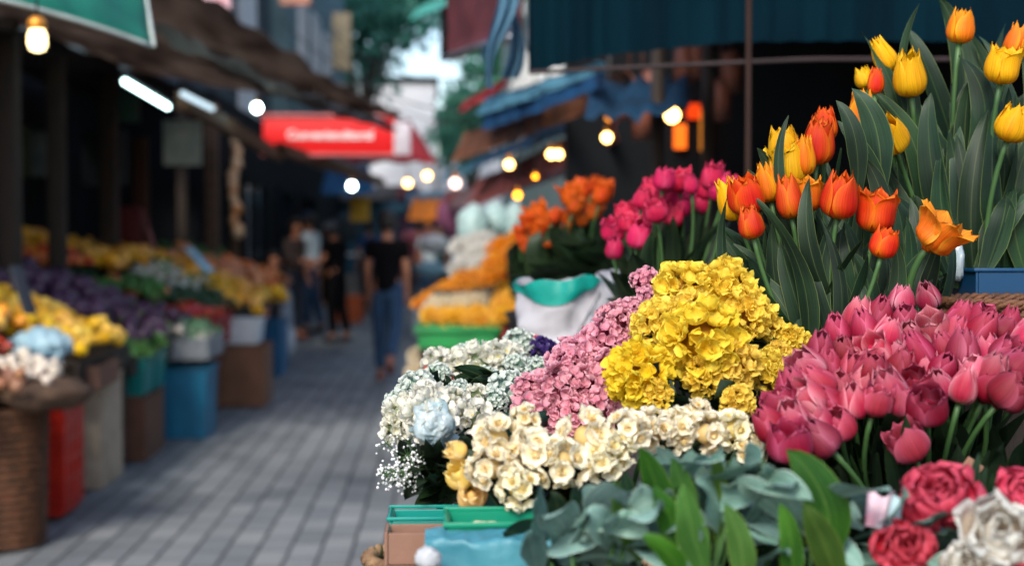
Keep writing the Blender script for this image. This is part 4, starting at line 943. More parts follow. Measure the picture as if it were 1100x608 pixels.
def person(label, loc, face, pose, top_mat, leg_mat, shoe_mat=None, h=1.65, hair=HAIR, cap=None, sleeves=True, bun=False, apron=None):
    """face: heading angle (0 = facing +Y, away from the camera); pose: joint positions for a 1.65 m body"""
    e = empty('person', loc, label, 'person'); e.rotation_euler = (0, 0, face)
    J = dict(pel=(0, 0, .93), sp=(0, 0, 1.1), ch=(0, .01, 1.27), nk=(0, .02, 1.42), hb=(0, .03, 1.49), hd=(0, .04, 1.56), ht=(0, .04, 1.62),
             sl=(-.165, 0, 1.365), sr=(.165, 0, 1.365), el=(-.205, -.03, 1.1), er=(.205, -.03, 1.1), wl=(-.20, .07, .87), wr=(.20, .07, .87), kl=(-.09, .03, .50), kr=(.09, -.02, .50),
             al=(-.09, .0, .09), ar=(.09, -.12, .10), hl=(-.085, 0, .9), hr=(.085, 0, .9))
    J.update(pose); k = h / 1.65; J = {a: V(b) * k for a, b in J.items()}
    fl, fr_ = J['al'] + V((0, .13, -.05)) * k, J['ar'] + V((0, .13, -.06)) * k
    if 'fr' in J: fr_ = J['fr']
    def hand(w, el_): d = (w - el_).normalized(); return w + d * .06 * k, w + d * .1 * k
    parts = [([J['pel'], J['sp'], J['ch'], J['nk'], J['hb'], J['hd'], J['ht']], [.12, .105, .125, .05, .055, (.075, .092), (.058, .07)])]
    for s in 'lr':
        h1, h2 = hand(J['w' + s], J['e' + s])
        parts.append(([J['ch'], J['s' + s], J['e' + s], J['w' + s], h1], [.1, .05, .038, .027, .03]))
        parts.append(([J['pel'], J['h' + s], J['k' + s], J['a' + s], fl if s == 'l' else fr_], [.12, .085, .055, .038, .034]))
    body = chain_mesh(parts)
    bm = bmesh.new(); bm.from_mesh(body)
    mb = MB()
    for s in 'lr':                                     # fingers, rooted in the palm
        d = (J['w' + s] - J['e' + s]).normalized(); sd = d.cross(V((0, 1, 0))).normalized(); pal = J['w' + s] + d * .07 * k
        for f, ln in zip((-1.5, -.5, .5, 1.5), (.055, .068, .064, .05)):
            a = pal + sd * f * .014; mb.tube([a, a + d * ln * .5 + V((0, .006, 0)), a + d * ln + V((0, .02, 0))], [.009, .008, .006], 6)
        a = J['w' + s] + d * .03 - sd * .022; mb.tube([a, a - sd * .02 + d * .02 + V((0, .01, 0)), a - sd * .024 + d * .05 + V((0, .02, 0))], [.011, .009, .007], 6)
    hd = J['hd']
    mb.ico(hd + V((0, .092, -.02)) * k, .014, 1, (1, 1.2, 1.4))                  # nose
    for s in (-1, 1): mb.ico(hd + V((s * .076, 0, -.02)) * k, .018, 1, (.5, .8, 1.3))     # ears
    me2 = mb.mesh('tmp', SKIN); bm.from_mesh(me2); body.clear_geometry(); bm.to_mesh(body); bm.free(); bpy.data.meshes.remove(me2)
    body.materials.clear(); body.materials.append(SKIN); body.polygons.foreach_set('use_smooth', [True] * len(body.polygons))
    place('body', body, (0, 0, 0)).parent = e
    # face details
    q = MB()
    for s in (-1, 1): q.ico(hd + V((s * .032, .083, .008)) * k, .009, 1, (1.3, .5, .7))
    q.build('eyes', HAIR, None).parent = e
    q = MB(); q.ico(hd + V((0, .078, -.058)) * k, .014, 1, (1.5, .5, .4)); q.build('mouth', surf('lips', (150, 76, 70), .5), None).parent = e
    # clothing: grown round the same joints
    up = lambda a, b, t: J[a].lerp(J[b], t)
    sh = [([J['pel'] + V((0, 0, -.05)) * k, up('pel', 'sp', .3), J['sp'], J['ch'], up('ch', 'nk', .72)], [.152, .148, .128, .146, .075])]
    for s in 'lr':
        if sleeves: sh.append(([J['ch'], J['s' + s], up('s' + s, 'e' + s, .62)], [.11, .072, .062]))
        else: sh.append(([J['ch'], J['s' + s], J['e' + s], up('e' + s, 'w' + s, .8)], [.11, .07, .052, .042]))
    mm = chain_mesh(sh); mm.materials.append(top_mat); place('shirt', mm, (0, 0, 0)).parent = e
    tr = [([up('pel', 'sp', .75), J['pel']], [.122, .142])]
    for s in 'lr': tr.append(([J['pel'], J['h' + s], J['k' + s], up('k' + s, 'a' + s, .93)], [.145, .104, .076, .06]))
    mm = chain_mesh(tr); mm.materials.append(leg_mat); place('trousers', mm, (0, 0, 0)).parent = e
    for s, ft in (('l', fl), ('r', fr_)):
        q = MB(); a = J['a' + s]; q.tube([a + V((0, -.05, -.045)), a + V((0, 0, -.035)), ft + V((0, -.02, 0)), ft + V((0, .05, -.008))], [.03, .045, .042, .022], 8)
        q.build('shoe', shoe_mat or surf('shoe', (120, 62, 50), .6), None).parent = e
    q = MB(); bm = bmesh.new(); bmesh.ops.create_uvsphere(bm, u_segments=18, v_segments=12, radius=1)
    for v in list(bm.verts):
        if v.co.y > .25 and v.co.z < .35: bm.verts.remove(v)
        elif v.co.z < -.75: bm.verts.remove(v)
    for v in bm.verts: v.co = V((v.co.x * .092, v.co.y * .108, v.co.z * .118)) * (1 + .06 * noise.noise(v.co * 5)) * k
    q.addbm(bm, Matrix.Translation(hd + V((0, -.012, .022)) * k)); bm.free()
    if bun: q.ico(hd + V((0, -.07, .085)) * k, .055, 2, wob=.2)
    q.build('hair', hair, None).parent = e
    if cap:
        q = MB(); q.lathe([(.098, -.01), (.1, .03), (.085, .075), (.045, .1), (.005, .108)], 18, Matrix.Translation(hd + V((0, 0, .05)) * k)); q.box(hd + V((0, .13, .045)) * k, (.13, .09, .012)); q.build('cap', cap, None).parent = e
    if apron:
        q = MB(); q.grid(lambda u, v: (V(((u - .5) * .30, .155 + .02 * cos((u - .5) * 3) + .01 * sin(u * 20) * v, 1.28 - .72 * v)) * k, (1, 1, 1)), 10, 10); q.build('apron', apron, None).parent = e
    return e
BLK = surf('black_cotton', (9, 9, 11), .95, (13, 13, 16), bump=.2, spec=.08); JEAN = surf('denim', (36, 66, 96), .85, (26, 50, 78), scale=12, bump=.2)
WHC = surf('white_cotton', (188, 204, 214), .85, (170, 188, 200), bump=.2); NAVC = surf('navy_cotton', (24, 34, 52), .85, (18, 26, 40), bump=.2)
gp = lambda px, py: (lambda r: CAM + r * (-(CAM.z) / r.z))(ray(px, py))
p = gp(416, 413); person('woman in black t shirt and blue jeans walking away in the middle of the lane', (p.x, p.y + .1, 0), radians(-4),
    dict(kl=(-.085, .06, .5), al=(-.085, .1, .09), kr=(.07, .0, .5), ar=(.05, -.24, .24), fr=(.05, -.19, .13), el=(-.19, -.02, 1.1), er=(.19, -.02, 1.1), wl=(-.185, .08, .87), wr=(.19, .05, .87)), BLK, JEAN, bun=True, h=1.68)
p = gp(362, 368); person('person in black reaching over the left stalls with a forearm out', (p.x, p.y, 0), radians(62),
    dict(el=(-.22, .10, 1.14), wl=(-.14, .33, 1.06), er=(.2, .08, 1.12), wr=(.12, .3, 1.0), hd=(0, .1, 1.54), ht=(0, .11, 1.6), hb=(0, .06, 1.48), ch=(0, .04, 1.26)), BLK, BLK, shoe_mat=PBLACK, cap=surf('grey_cap', (96, 104, 116), .8), h=1.62, apron=BLK)
p = gp(333, 362); person('man in white shirt and blue trousers facing the left stalls', (p.x - .03, p.y + .5, 0), radians(70),
    dict(el=(-.2, .06, 1.12), wl=(-.14, .28, 1.04), wr=(.14, .26, 1.0), er=(.2, .04, 1.1)), WHC, JEAN, h=1.76, cap=surf('navy_cap', (22, 40, 70), .8), shoe_mat=PBLACK)
p = gp(306, 372); person('bare armed vendor in dark clothes behind the man in white', (p.x, p.y + 1.2, 0), radians(-120),
    dict(er=(.26, .1, 1.12), wr=(.2, .32, 1.1)), surf('tan_top', (62, 50, 48), .85), NAVC, h=1.66, sleeves=False)
p = gp(276, 384); person('vendor in a red top sitting low behind the far left peppers', (p.x, p.y + 1.6, -.28), radians(-140), {}, surf('red_top', (170, 26, 34), .8), NAVC, h=1.5)
p = gp(286, 400); person('vendor in grey white clothes crouching behind the left stall end', (p.x - .1, p.y + 2.4, -.5), radians(-100), {}, surf('grey_top', (140, 146, 156), .85), NAVC, h=1.5)
p = gp(462, 345); person('distant passer by in a pale shirt up the lane', (p.x, p.y, 0), radians(170), {}, surf('pale_shirt', (190, 206, 216), .8), JEAN, h=1.66)
p = gp(449, 338); person('distant passer by in maroon further up the lane', (p.x, p.y + 1, 0), radians(0), {}, surf('maroon_top', (110, 50, 66), .8), NAVC, h=1.7)
p = gp(392, 344); person('distant passer by in dark blue beside the yellow sign', (p.x, p.y + 1.5, 0), radians(10), {}, surf('blue_top', (40, 80, 130), .8), NAVC, h=1.68)
p = gp(476, 350); person('distant shopper in teal beside the far right stall', (p.x, p.y, 0), radians(100), {}, surf('teal_top', (30, 110, 120), .8), NAVC, h=1.6)
# far clutter
for k, (px, py, w, hh, Y, cc, lb) in enumerate((
    (372, 372, .5, .42, 24, (196, 96, 50), 'orange crate on the ground far up the lane behind the black clad person'),
    (384, 362, .5, .7, 27, (150, 148, 146), 'stack of grey cartons far up the lane on the left'),
    (352, 360, .5, .8, 30, (170, 120, 70), 'tan carton stack in the far distance by the left shops'),
    (466, 352, .6, .5, 21, (200, 206, 210), 'white carton at the foot of the far right stalls'),
    (480, 356, .6, .7, 18.5, (30, 90, 140), 'blue crate at the foot of the far right stalls'))):
    p = AY(px, 250, Y); open_box('crate', lb, 'crate', (p.x, Y, 0), (w, .5, hh), surf('crate_%s' % ['orange', 'grey', 'tan', 'white', 'blue'][k], cc, .7), ribs=3, rim=.02)
BG = [((466, 262, 22), (.35, .3, .25), (210, 216, 220), 'white bundle stacked on the far right stall'), ((462, 290, 21), (.4, .3, .2), (120, 160, 176), 'pale teal bundle on the far right stall'), ((484, 236, 23), (.4, .3, .5), (120, 66, 100), 'mauve cloth bundle hanging at the far right stall'),
      ((372, 244, 30), (.5, .3, .5), (60, 70, 80), 'dark bundle under the bright blue awning'), ((446, 262, 28), (.5, .3, .5), (140, 80, 96), 'dusty pink bundle up the lane'), ((424, 226, 34), (.5, .3, .3), (50, 90, 110), 'teal bundle right of the woman in the distance')]
for (px, py, Y), sc, cc, lb in BG:
    p = AY(px, py, Y); q = MB(); crumple(q, p, 1, tuple(s * .6 for s in sc), .25, 3, px); tag(q.build('cloth_bundle', surf('bundle_%d' % px, cc, .8), origin=tuple(p - V((0, 0, sc[2] * .6)))), lb, 'bundle')

# ============================================================ RIGHT: middle distance stalls
def bench(name, label, x0, x1, y0, y1, z, zl=0.05, mat=WOODD, th=.035):
    e = empty(name, ((x0 + x1) / 2, (y0 + y1) / 2, zl), label, 'table')
    q = MB(); q.box(((x0 + x1) / 2, (y0 + y1) / 2, z - th / 2), (x1 - x0, y1 - y0, th), bev=.004); q.build('tabletop', mat, e)
    q = MB(); q.box((x0 + .03, (y0 + y1) / 2, z - th - .05), (.02, y1 - y0 - .1, .09)); q.build('apron_board', mat, e)
    for xx in (x0 + .06, x1 - .06):
        for yy in (y0 + .06, y1 - .06):
            q = MB(); q.box((xx, yy, (z - th + zl) / 2), (.05, .05, z - th - zl), bev=.003); q.build('leg', mat, e)
    return e
def bucket(label, c, r, h, mat=PBLACK, flare=1.2, name='bucket', cat='bucket'):
    c = V(c); e = empty(name, c, label, cat); q = MB()
    q.lathe([(r * .98, 0), (r, .004), (r * flare, h), (r * flare * 1.04, h + .002), (r * flare * 1.04, h - .012), (r * flare, h - .016), (r * flare - .004, h - .002), (r * .96, .008)], 28, Matrix.Translation(c)); q.build('shell', mat, e)
    q = MB(); pts = [c + V((0, cos(t) * (r * flare + .004), h - .02 - .4 * h * sin(t))) + V((-.35 * r * sin(t) - r * .8 * sin(t), 0, 0)) for t in [pi * i / 12 for i in range(13)]]
    q.tube(pts, .0025, 5); q.build('handle', MET, e)
    return e
bench('stall_table', 'low dark table of the far right stall behind the walking woman', -.16, 1.6, 7.9, 9.4, .85)
bench('stall_table', 'tall dark table carrying white bags and orange blooms on the right', .06, 1.7, 9.5, 10.8, 1.02)
bench('stall_table', 'dark table beneath the grey white lined bucket', .12, 1.9, 2.95, 5.2, .95)
GRT = surf('tray_green', (16, 128, 62), .45, (12, 106, 52), bump=.05)
open_box('green_tray', 'wide green plastic tray of yellow flowers on the far right stall', 'tray', (.06, 8.2, .853), (.44, .5, .1), GRT, rim=.022)
open_box('carton', 'red carton right of the wide green tray', 'box', (.40, 8.15, .853), (.19, .4, .09), surf('carton_red', (130, 24, 28), .7), rim=.008)
open_box('carton', 'mottled brown and orange carton under the green tray', 'box', (.02, 8.12, .30), (.30, .3, .42), surf('mottled_box', (90, 66, 44), .8, (180, 90, 30), scale=9), rim=.01)
open_box('carton', 'support carton of dull green below the mottled one', 'box', (.02, 8.12, .05), (.36, .36, .24), surf('dull_box', (60, 76, 60), .8), rim=.01)
MARI = floret_head('marigold', .045, 46, .02, .011, 3, L3(232, 140, 20), L3(248, 176, 30), seed=3, cup=.4, tilt=35, core=L3(200, 110, 10), nu=2, nv=2)
CORN = floret_head('yellow_bloom', .035, 30, .018, .012, 3, L3(246, 190, 40), L3(250, 206, 80), seed=4, cup=.4, tilt=35, core=L3(220, 150, 30), nu=2, nv=2)
PALEB = floret_head('pale_bloom', .035, 30, .018, .012, 3, L3(230, 214, 180), L3(240, 230, 206), seed=5, cup=.4, tilt=35, core=L3(200, 180, 130), nu=2, nv=2)
WHB = floret_head('white_bloom', .04, 36, .02, .013, 4, L3(226, 222, 216), L3(236, 236, 232), seed=6, cup=.4, tilt=35, core=L3(170, 180, 170), nu=2, nv=2)
def bloom_rows(me, name, label, cat, group, px0, py0, px1, py1, Y, n, rows=2, dy=6, sc=1.0, dY=.12):
    for r_ in range(rows):
        for i in range(n):
            t = (i + .5 * (r_ % 2)) / n; p = AY(px0 + (px1 - px0) * t + rr(-3, 3), py0 + (py1 - py0) * t - r_ * dy + rr(-2, 2), Y + r_ * dY)
            tag(place(name, me, p, zq(V((rr(-.4, .4), rr(-.8, 0), 1)), rr(0, 6)), sc * rr(.85, 1.15)), label, cat, group)
bloom_rows(CORN, 'yellow_bloom', 'golden yellow bloom filling the wide green tray', 'flower', 'blooms in the wide green tray', 458, 342, 530, 342, 8.05, 10, 2, 5)
bloom_rows(PALEB, 'pale_bloom', 'cream bloom behind the yellow ones in the green tray', 'flower', 'cream blooms behind the green tray', 464, 332, 524, 324, 8.5, 7, 2, 6)
bloom_rows(MARI, 'orange_bloom', 'burnt orange bloom on the slope behind the cream blooms', 'flower', 'orange blooms on the far right slope', 452, 326, 515, 300, 9.0, 8, 2, 6, .8)
bloom_rows(CORN, 'yellow_bloom', 'yellow bloom above the red carton', 'flower', 'yellow blooms above the red carton', 536, 340, 568, 330, 8.0, 5, 4, 8, 1.0)
bloom_rows(MARI, 'marigold', 'bright orange marigold ball below the white bags', 'flower', 'marigolds below the white bags', 500, 300, 562, 294, 8.6, 6, 1, 12, 1.1)
bloom_rows(MARI, 'marigold', 'deep orange marigold bunch leaning right of the white bags', 'flower', 'marigolds right of the white bags', 528, 284, 562, 268, 8.2, 4, 2, 14, .95)
bloom_rows(WHB, 'white_bloom', 'white bloom stacked under the white bags', 'flower', 'white blooms under the white bags', 492, 290, 528, 280, 9.3, 5, 3, 12, 1.2)
bloom_rows(PALEB, 'pale_bloom', 'white flower low on the ground side of the far right stall', 'flower', 'white flowers below the green tray', 447, 400, 474, 388, 8.05, 5, 3, 7, 1.2, .05)
for c_, z_, lb in (((.10, 8.72, .45, .36), 1.02, 'low dark wooden step under the orange blooms on the far right stall'), ((.16, 9.10, .5, .30), 1.14, 'higher dark wooden step behind the low one on the far right stall'), ((.42, 8.56, .22, .36), 1.20, 'dark wooden step under the marigolds right of the white bags')):
    q = MB(); q.box((c_[0], c_[1], (z_ + .853) / 2), (c_[2], c_[3], z_ - .853), bev=.004); tag(q.build('wooden_step', WOODD, origin=(c_[0], c_[1], .853)), lb, 'step')
BAGW = surf('mint_white_bag', (184, 208, 208), .45, (158, 190, 190), scale=5, bump=.7, bscale=12, transl=.3)
for k, (px, py, sc, lb) in enumerate(((508, 244, (.11, .14, .14), 'left white plastic bag in the stack above the marigolds'), (532, 238, (.1, .14, .13), 'middle white plastic bag in the stack above the marigolds'), (553, 240, (.08, .14, .14), 'right white plastic bag in the stack above the marigolds'), (515, 262, (.14, .14, .08), 'flat white plastic bag at the bottom of the stack'))):
    p = AY(px, py, 9.8 + .2 * (k % 2)); q = MB(); crumple(q, p, 1, sc, .3, 3, k * 7 + 2, 2.6); tag(q.build('plastic_bag', BAGW, origin=tuple(p)), lb, 'bag')
q = MB(); q.box((.42, 10.0, 1.22), (.6, .5, .36)); tag(q.build('display_case', surf('case_dark', (60, 56, 52), .8), origin=(.42, 10.0, 1.04), smooth=False), 'dark display case under the white bags', 'case')

# lined bucket with teal rim
def wrapcone(name, label, cx, y0, y1, w0, w1, d, matb, rimmat=None, seed=0, rimh=.02):
    t = P(cx, y0, d); b = P(cx, y1, d); h = t.z - b.z; r1 = w1 / 2 / FPX * d; r0 = w0 / 2 / FPX * d
    e = empty(name, b, label, 'bucket'); b = V(b)
    def ring(v, off=0):
        return lambda u: None
    q = MB()
    def fn(u, v, off=0):
        a = u * 2 * pi; r_ = r0 + (r1 - r0) * v ** .8 + off; sq = 1 + .10 * cos(2 * a)
        cr_ = .011 * (noise.noise(V((cos(a) * 2.2, sin(a) * 2.2 + seed, v * 3))) + .6 * abs(noise.noise(V((cos(a) * 5, sin(a) * 5, v * 5 + seed)))))
        z = h * v
        if v > .97: z += .026 * noise.noise(V((cos(a) * 1.6, sin(a) * 1.6, seed)))
        return b + V((cos(a) * (r_ * sq + cr_ * 2), sin(a) * (r_ * .9 + cr_ * 2), z)), (1, 1, 1)
    q.grid(lambda u, v: fn(u, v), 56, 22, closed=True); q.grid(lambda u, v: fn(u, v, -.004), 56, 22, closed=True); q.build('wrapping', matb, e)
    if rimmat:
        q = MB()
        def fr(u, v):
            a = u * 2 * pi; hh = rimh * (.6 + 1.3 * sin(a + 3.9) + .6 * sin(a * 3 + 1)); hh = max(.0015, hh)
            p, _ = fn(u, 1 - v * hh / h, .0045); return p, (1, 1, 1)
        q.grid(fr, 56, 4, closed=True); q.build('rim_band', rimmat, e)
    q = MB(); p0, _ = fn(.86, .9, .003); p1, _ = fn(.70, .02, .003); q.tube([p0.lerp(p1, i / 10) + (p1 - p0).orthogonal() * 0 + V((0, -.002 - .012 * sin(pi * i / 10), 0)) for i in range(11)], .0016, 5); q.build('seam', surf('seam_grey', (120, 122, 128), .6), e)
    return e
LINER = surf('grey_white_liner', (188, 188, 194), .45, (166, 166, 176), scale=5, bump=.6, bscale=11, transl=.25)
wrapcone('lined_bucket', 'grey white plastic lined bucket with a teal folded rim', 609, 303, 392, 78, 100, 3.15, LINER, surf('teal_film', (16, 150, 138), .4, (12, 128, 120), transl=.2), 3)
q = MB(); p = P(662, 322, 3.35); crumple(q, p, .065, (.95, .9, 1.15), .2, 4, 31); tag(q.build('plastic_bag', surf('grey_film', (150, 150, 156), .4, (130, 130, 140), scale=5, bump=.6, bscale=10, transl=.25), origin=tuple(p - V((0, 0, .09)))), 'grey plastic bag bulging right of the lined bucket', 'bag')
q = MB(); q.box((P(662, 345, 3.35).x, 3.35, 1.13), (.2, .2, .36), bev=.004); tag(q.build('carton', CARD, origin=(P(662, 345, 3.35).x, 3.35, .95)), 'brown carton under the grey plastic bag behind the lined bucket', 'box')
q = MB(); q.box((P(609, 380, 3.15).x, 3.15, 1.08), (.22, .22, .24), bev=.004); tag(q.build('carton', CARD, origin=(P(609, 380, 3.15).x, 3.15, .96)), 'brown carton under the lined bucket', 'box')

# ============================================================ FLOWERS
def add_tulip(hp, base, head, label, cat='tulip', group=None, lean=None, sc=1.0, leaves=(), leafmat=LEAF, spin=None, bowk=.25, sr=.0032, H=.058):
    hp, base = V(hp), V(base); sc = sc * 1.0
    d = V(lean).normalized() if lean is not None else ((hp - base).normalized() * .7 + V((0, 0, .3))).normalized()
    foot = hp - d * H * .5 * sc
    e = empty('tulip', base, label, cat, group)
    L_ = (foot - base).length
    q = MB(); q.tube(bez(base, foot - d * L_ * .45, foot + d * .004, 8), [sr] * 8 + [sr * 1.25], 7); q.build('stem', STEM, e)
    place('flower_head', head, foot, zq(d, spin if spin is not None else rr(0, 6)), sc, e)
    for (a, b, w, side, fold, tw, bow) in leaves:
        q = MB(); leaf(q, leaf_pts(a, b, bow, 14), w, side, fold, tw, .12, rr(0, 50)); q.build('leaf', leafmat, e)
    return e
def rside(): return (R * rr(.6, 1) + F * rr(-.9, .9)).normalized()
def rleaf(base, tip, w, bow=.03): return (base, tip, w, rside(), rr(.25, .6), rr(-.9, .9), V((rr(-bow, bow), rr(-bow, bow), rr(0, bow))))

def th(n_, **kw):
    o = []
    for i in range(5):
        k = dict(kw); k['close'] = kw.get('close', .4) + (.12, -.14, .02, .2, -.04)[i]; k['H'] = kw.get('H', .055) * (1, .95, 1.06, 1.1, .9)[i]; k['Rr'] = kw.get('Rr', .021) * (1, 1.1, .95, .88, 1.04)[i]
        if i == 1: k['open_'] = .22
        o.append(tulip_head('%s_head' % n_, seed=i * 11 + 5, **k))
    return o
OR_B, OR_E, YB = L3(230, 58, 8), L3(250, 140, 14), L3(240, 190, 40)
T_ORANGE = th('red_orange_tulip', body=OR_B, edge=OR_E, base=YB, Rr=.0205, H=.058, close=.36, edgeamt=.8, rag=.08, streak=L3(206, 30, 8))
T_OYEL = th('orange_yellow_tulip', body=L3(244, 120, 8), edge=L3(252, 190, 20), base=YB, Rr=.0205, H=.058, close=.36, rag=.08, edgeamt=.8)
T_YEL = th('yellow_tulip', body=L3(250, 190, 6), edge=L3(252, 206, 24), base=L3(232, 190, 20), Rr=.021, H=.059, close=.42, rag=.08, edgeamt=.5, streak=L3(246, 166, 6))
T_OPEN = tulip_head('open_orange_tulip_head', body=L3(232, 104, 14), edge=L3(250, 180, 50), base=YB, Rr=.026, H=.05, close=-.1, open_=.5, edgeamt=.7, ang=50, seed=77, rag=.14)
T_PINK = th('pink_tulip', body=L3(158, 4, 44), edge=L3(224, 104, 140), base=L3(214, 160, 140), Rr=.0205, H=.047, close=.6, edgeamt=.8, ang=66, rag=.03, mat=PETALP)
T_PINKL = th('light_pink_tulip', body=L3(190, 34, 76), edge=L3(240, 160, 178), base=L3(226, 200, 170), Rr=.021, H=.047, close=.5, edgeamt=.9, rag=.04, mat=PETALP)
T_ROSE = th('rose_tulip', body=L3(216, 26, 84), edge=L3(232, 90, 130), base=L3(226, 150, 150), Rr=.021, H=.048, close=.3, edgeamt=.6, rag=.1)
T_BURNT = th('burnt_orange_tulip', body=L3(214, 78, 10), edge=L3(240, 130, 24), base=YB, Rr=.024, H=.06, close=.1, edgeamt=.6, rag=.14, open_=.3)

# the stepped flower table
e = empty('flower_table', (.75, 1.9, 0.0), 'stepped dark wooden table holding the near flowers on the right', 'table')
q = MB(); q.box((.72, 1.46, 1.03), (1.40, .92, .04), bev=.004); q.build('tabletop', WOODD, e)
q = MB(); q.box((.80, 2.42, 1.10), (1.44, .96, .04), bev=.004); q.build('shelf', WOODD, e)
for xx in (.1, 1.36):
    for yy, zz in ((1.06, 1.01), (1.86, 1.01), (2.1, 1.08), (2.82, 1.08)):
        q = MB(); q.box((xx, yy, zz / 2), (.05, .05, zz), bev=.003); q.build('leg', WOODD, e)

# --- bunch of orange tulips (sharp, upright)
A = [ # px, py, size px (height), kind, depth, label
 (903, 208, 47, 'o', 1.90, 'upright red orange tulip in front with pale vertical edges at the middle of the bunch'),
 (847, 212, 40, 'o', 1.92, 'red orange tulip touching the yellow orange one left of the middle'),
 (866, 207, 36, 'y', 1.94, 'orange yellow tulip tucked behind right of the touching red one'),
 (800, 206, 44, 'o', 1.93, 'large red orange tulip at the far left of the bunch'),
 (786, 214, 40, 'Y', 1.96, 'yellow tulip at the extreme left behind the large red orange one'),
 (806, 237, 34, 'o', 1.89, 'small red orange tulip hanging lowest on the left of the bunch'),
 (824, 197, 36, 'y', 1.96, 'orange yellow tulip between the two red ones on the left'),
 (846, 176, 44, 'Y', 1.98, 'big pale yellow tulip in the upper left of the orange bunch'),
 (841, 152, 38, 'Y', 2.02, 'yellow tulip topmost at the left beside the thin upright leaf'),
 (879, 152, 44, 'o', 1.99, 'wide red orange tulip near the top centre of the orange bunch'),
 (886, 132, 34, 'o', 2.04, 'red tulip peeking above the wide red orange tulip'),
 (863, 168, 36, 'y', 1.97, 'narrow orange tulip left of the wide red orange one'),
 (942, 224, 44, 'o', 1.92, 'red orange tulip above the small one right of centre'),
 (951, 258, 34, 'o', 1.87, 'small bright orange tulip lowest right of centre'),
 (926, 120, 38, 'y', 2.06, 'orange yellow tulip between the orange and the yellow bunch'),
 (933, 141, 24, 'o', 2.04, 'tiny red bud left of the tilted yellow tulip'),
 (941, 88, 24, 'o', 2.10, 'small orange bud high beside the yellow bunch'),
]
hm = dict(o=T_ORANGE, y=T_OYEL, Y=T_YEL)
def abase(px, d): return P(885 + .22 * (px - 885), 392, d + .04)
LA = [((847, 124), (846, 205), 8), ((813, 159), (850, 250), 15), ((803, 182), (858, 320), 15), ((770, 240), (815, 262), 8), ((878, 151), (915, 215), 13), ((929, 170), (950, 250), 16), ((926, 224), (930, 372), 20),
      ((862, 150), (890, 240), 10), ((900, 130), (935, 220), 18), ((820, 220), (870, 340), 18), ((788, 262), (850, 350), 12), ((796, 298), (860, 345), 12), ((790, 285), (850, 370), 14), ((868, 230), (880, 350), 16), ((885, 225), (905, 360), 18),
      ((950, 195), (945, 330), 22), ((975, 240), (955, 350), 24), ((985, 290), (950, 365), 22), ((898, 108), (920, 190), 14), ((915, 95), (945, 185), 20), ((835, 255), (880, 370), 16), ((915, 270), (915, 385), 16), ((858, 262), (885, 380), 14), ((1002, 262), (965, 350), 18), ((812, 330), (865, 372), 14), ((905, 245), (925, 372), 20), ((830, 200), (862, 300), 14), ((870, 190), (892, 300), 14), ((962, 272), (945, 385), 20), ((842, 300), (880, 395), 18)]
def assign(L, heads, d0, dj=.05, wk=1.0):
    out = {i: [] for i in range(len(heads))}
    for (tp, bs, w) in L:
        dd = d0 + rr(-dj, dj)
        i = min(range(len(heads)), key=lambda k: abs(heads[k][0] - tp[0]) + .6 * abs(heads[k][1] - tp[1]) + 12 * len(out[k]))
        a, b = P(bs[0], bs[1] + 25, dd + .02), P(tp[0], tp[1], dd)
        sd = (R * rr(.75, 1) + F * rr(-.7, .7) + U * 0).normalized()
        ln = (b - a).length
        out[i].append((a, b, w / FPX * dd * wk, sd, rr(.2, .55), rr(-.5, .5), V((rr(-.06, .06), rr(-.06, .02), rr(.0, .05))) * (ln / .2)))
    return out
for _ in range(56):      # loose leaves arching out at the lower left and between the stems
    bx_ = rr(845, 960); tx_ = bx_ + (bx_ - 905) * .9 + rr(-34, 26); ty_ = rr(205, 345)
    LA.append(((max(774, tx_), ty_), (bx_, 392), rr(11, 19)))
asg = assign(LA, A, 1.99, .08, .78)
for i, (px, py, s, kd, d, lb) in enumerate(A):
    hp = P(px, py, d); b = abase(px, d); ln = (hp - b).normalized() + V((rr(-.12, .12), rr(-.25, .05), .5))
    lv = asg[i] + [rleaf(b + rv(.01), P(px + rr(-28, 28), py + rr(25, 95), d + rr(-.02, .12)), rr(.011, .019)) for _ in range(5)]
    add_tulip(hp, b, hm[kd][(i * 3) % 5], lb, group='tulips of the orange bunch', lean=ln, sc=1.14 * s / FPX * d / .057, leaves=lv)
# the open tulip at the right
hp = P(1012, 247, 1.86); b = P(985, 372, 1.93)
add_tulip(hp, b, T_OPEN, 'wide open orange and yellow tulip leaning right beside the blue bin', lean=V((.55, -.25, .75)), sc=1.05, leaves=[rleaf(b, P(1002, 300, 1.95), .016), rleaf(b, P(955, 300, 1.95), .016)], group='tulips of the orange bunch', sr=.005)
bucket('black bucket holding the bunch of orange tulips', P(905, 412, 2.0) - V((0, 0, .12)), .075, .15)
q = MB(); c_ = P(905, 412, 2.0) - V((0, 0, .12)); q.box((c_.x, c_.y, (1.12 + c_.z) / 2), (.2, .2, c_.z - 1.12), bev=.003); tag(q.build('wooden_block', WOOD, origin=(c_.x, c_.y, 1.12)), 'wooden block under the black bucket of orange tulips', 'block')

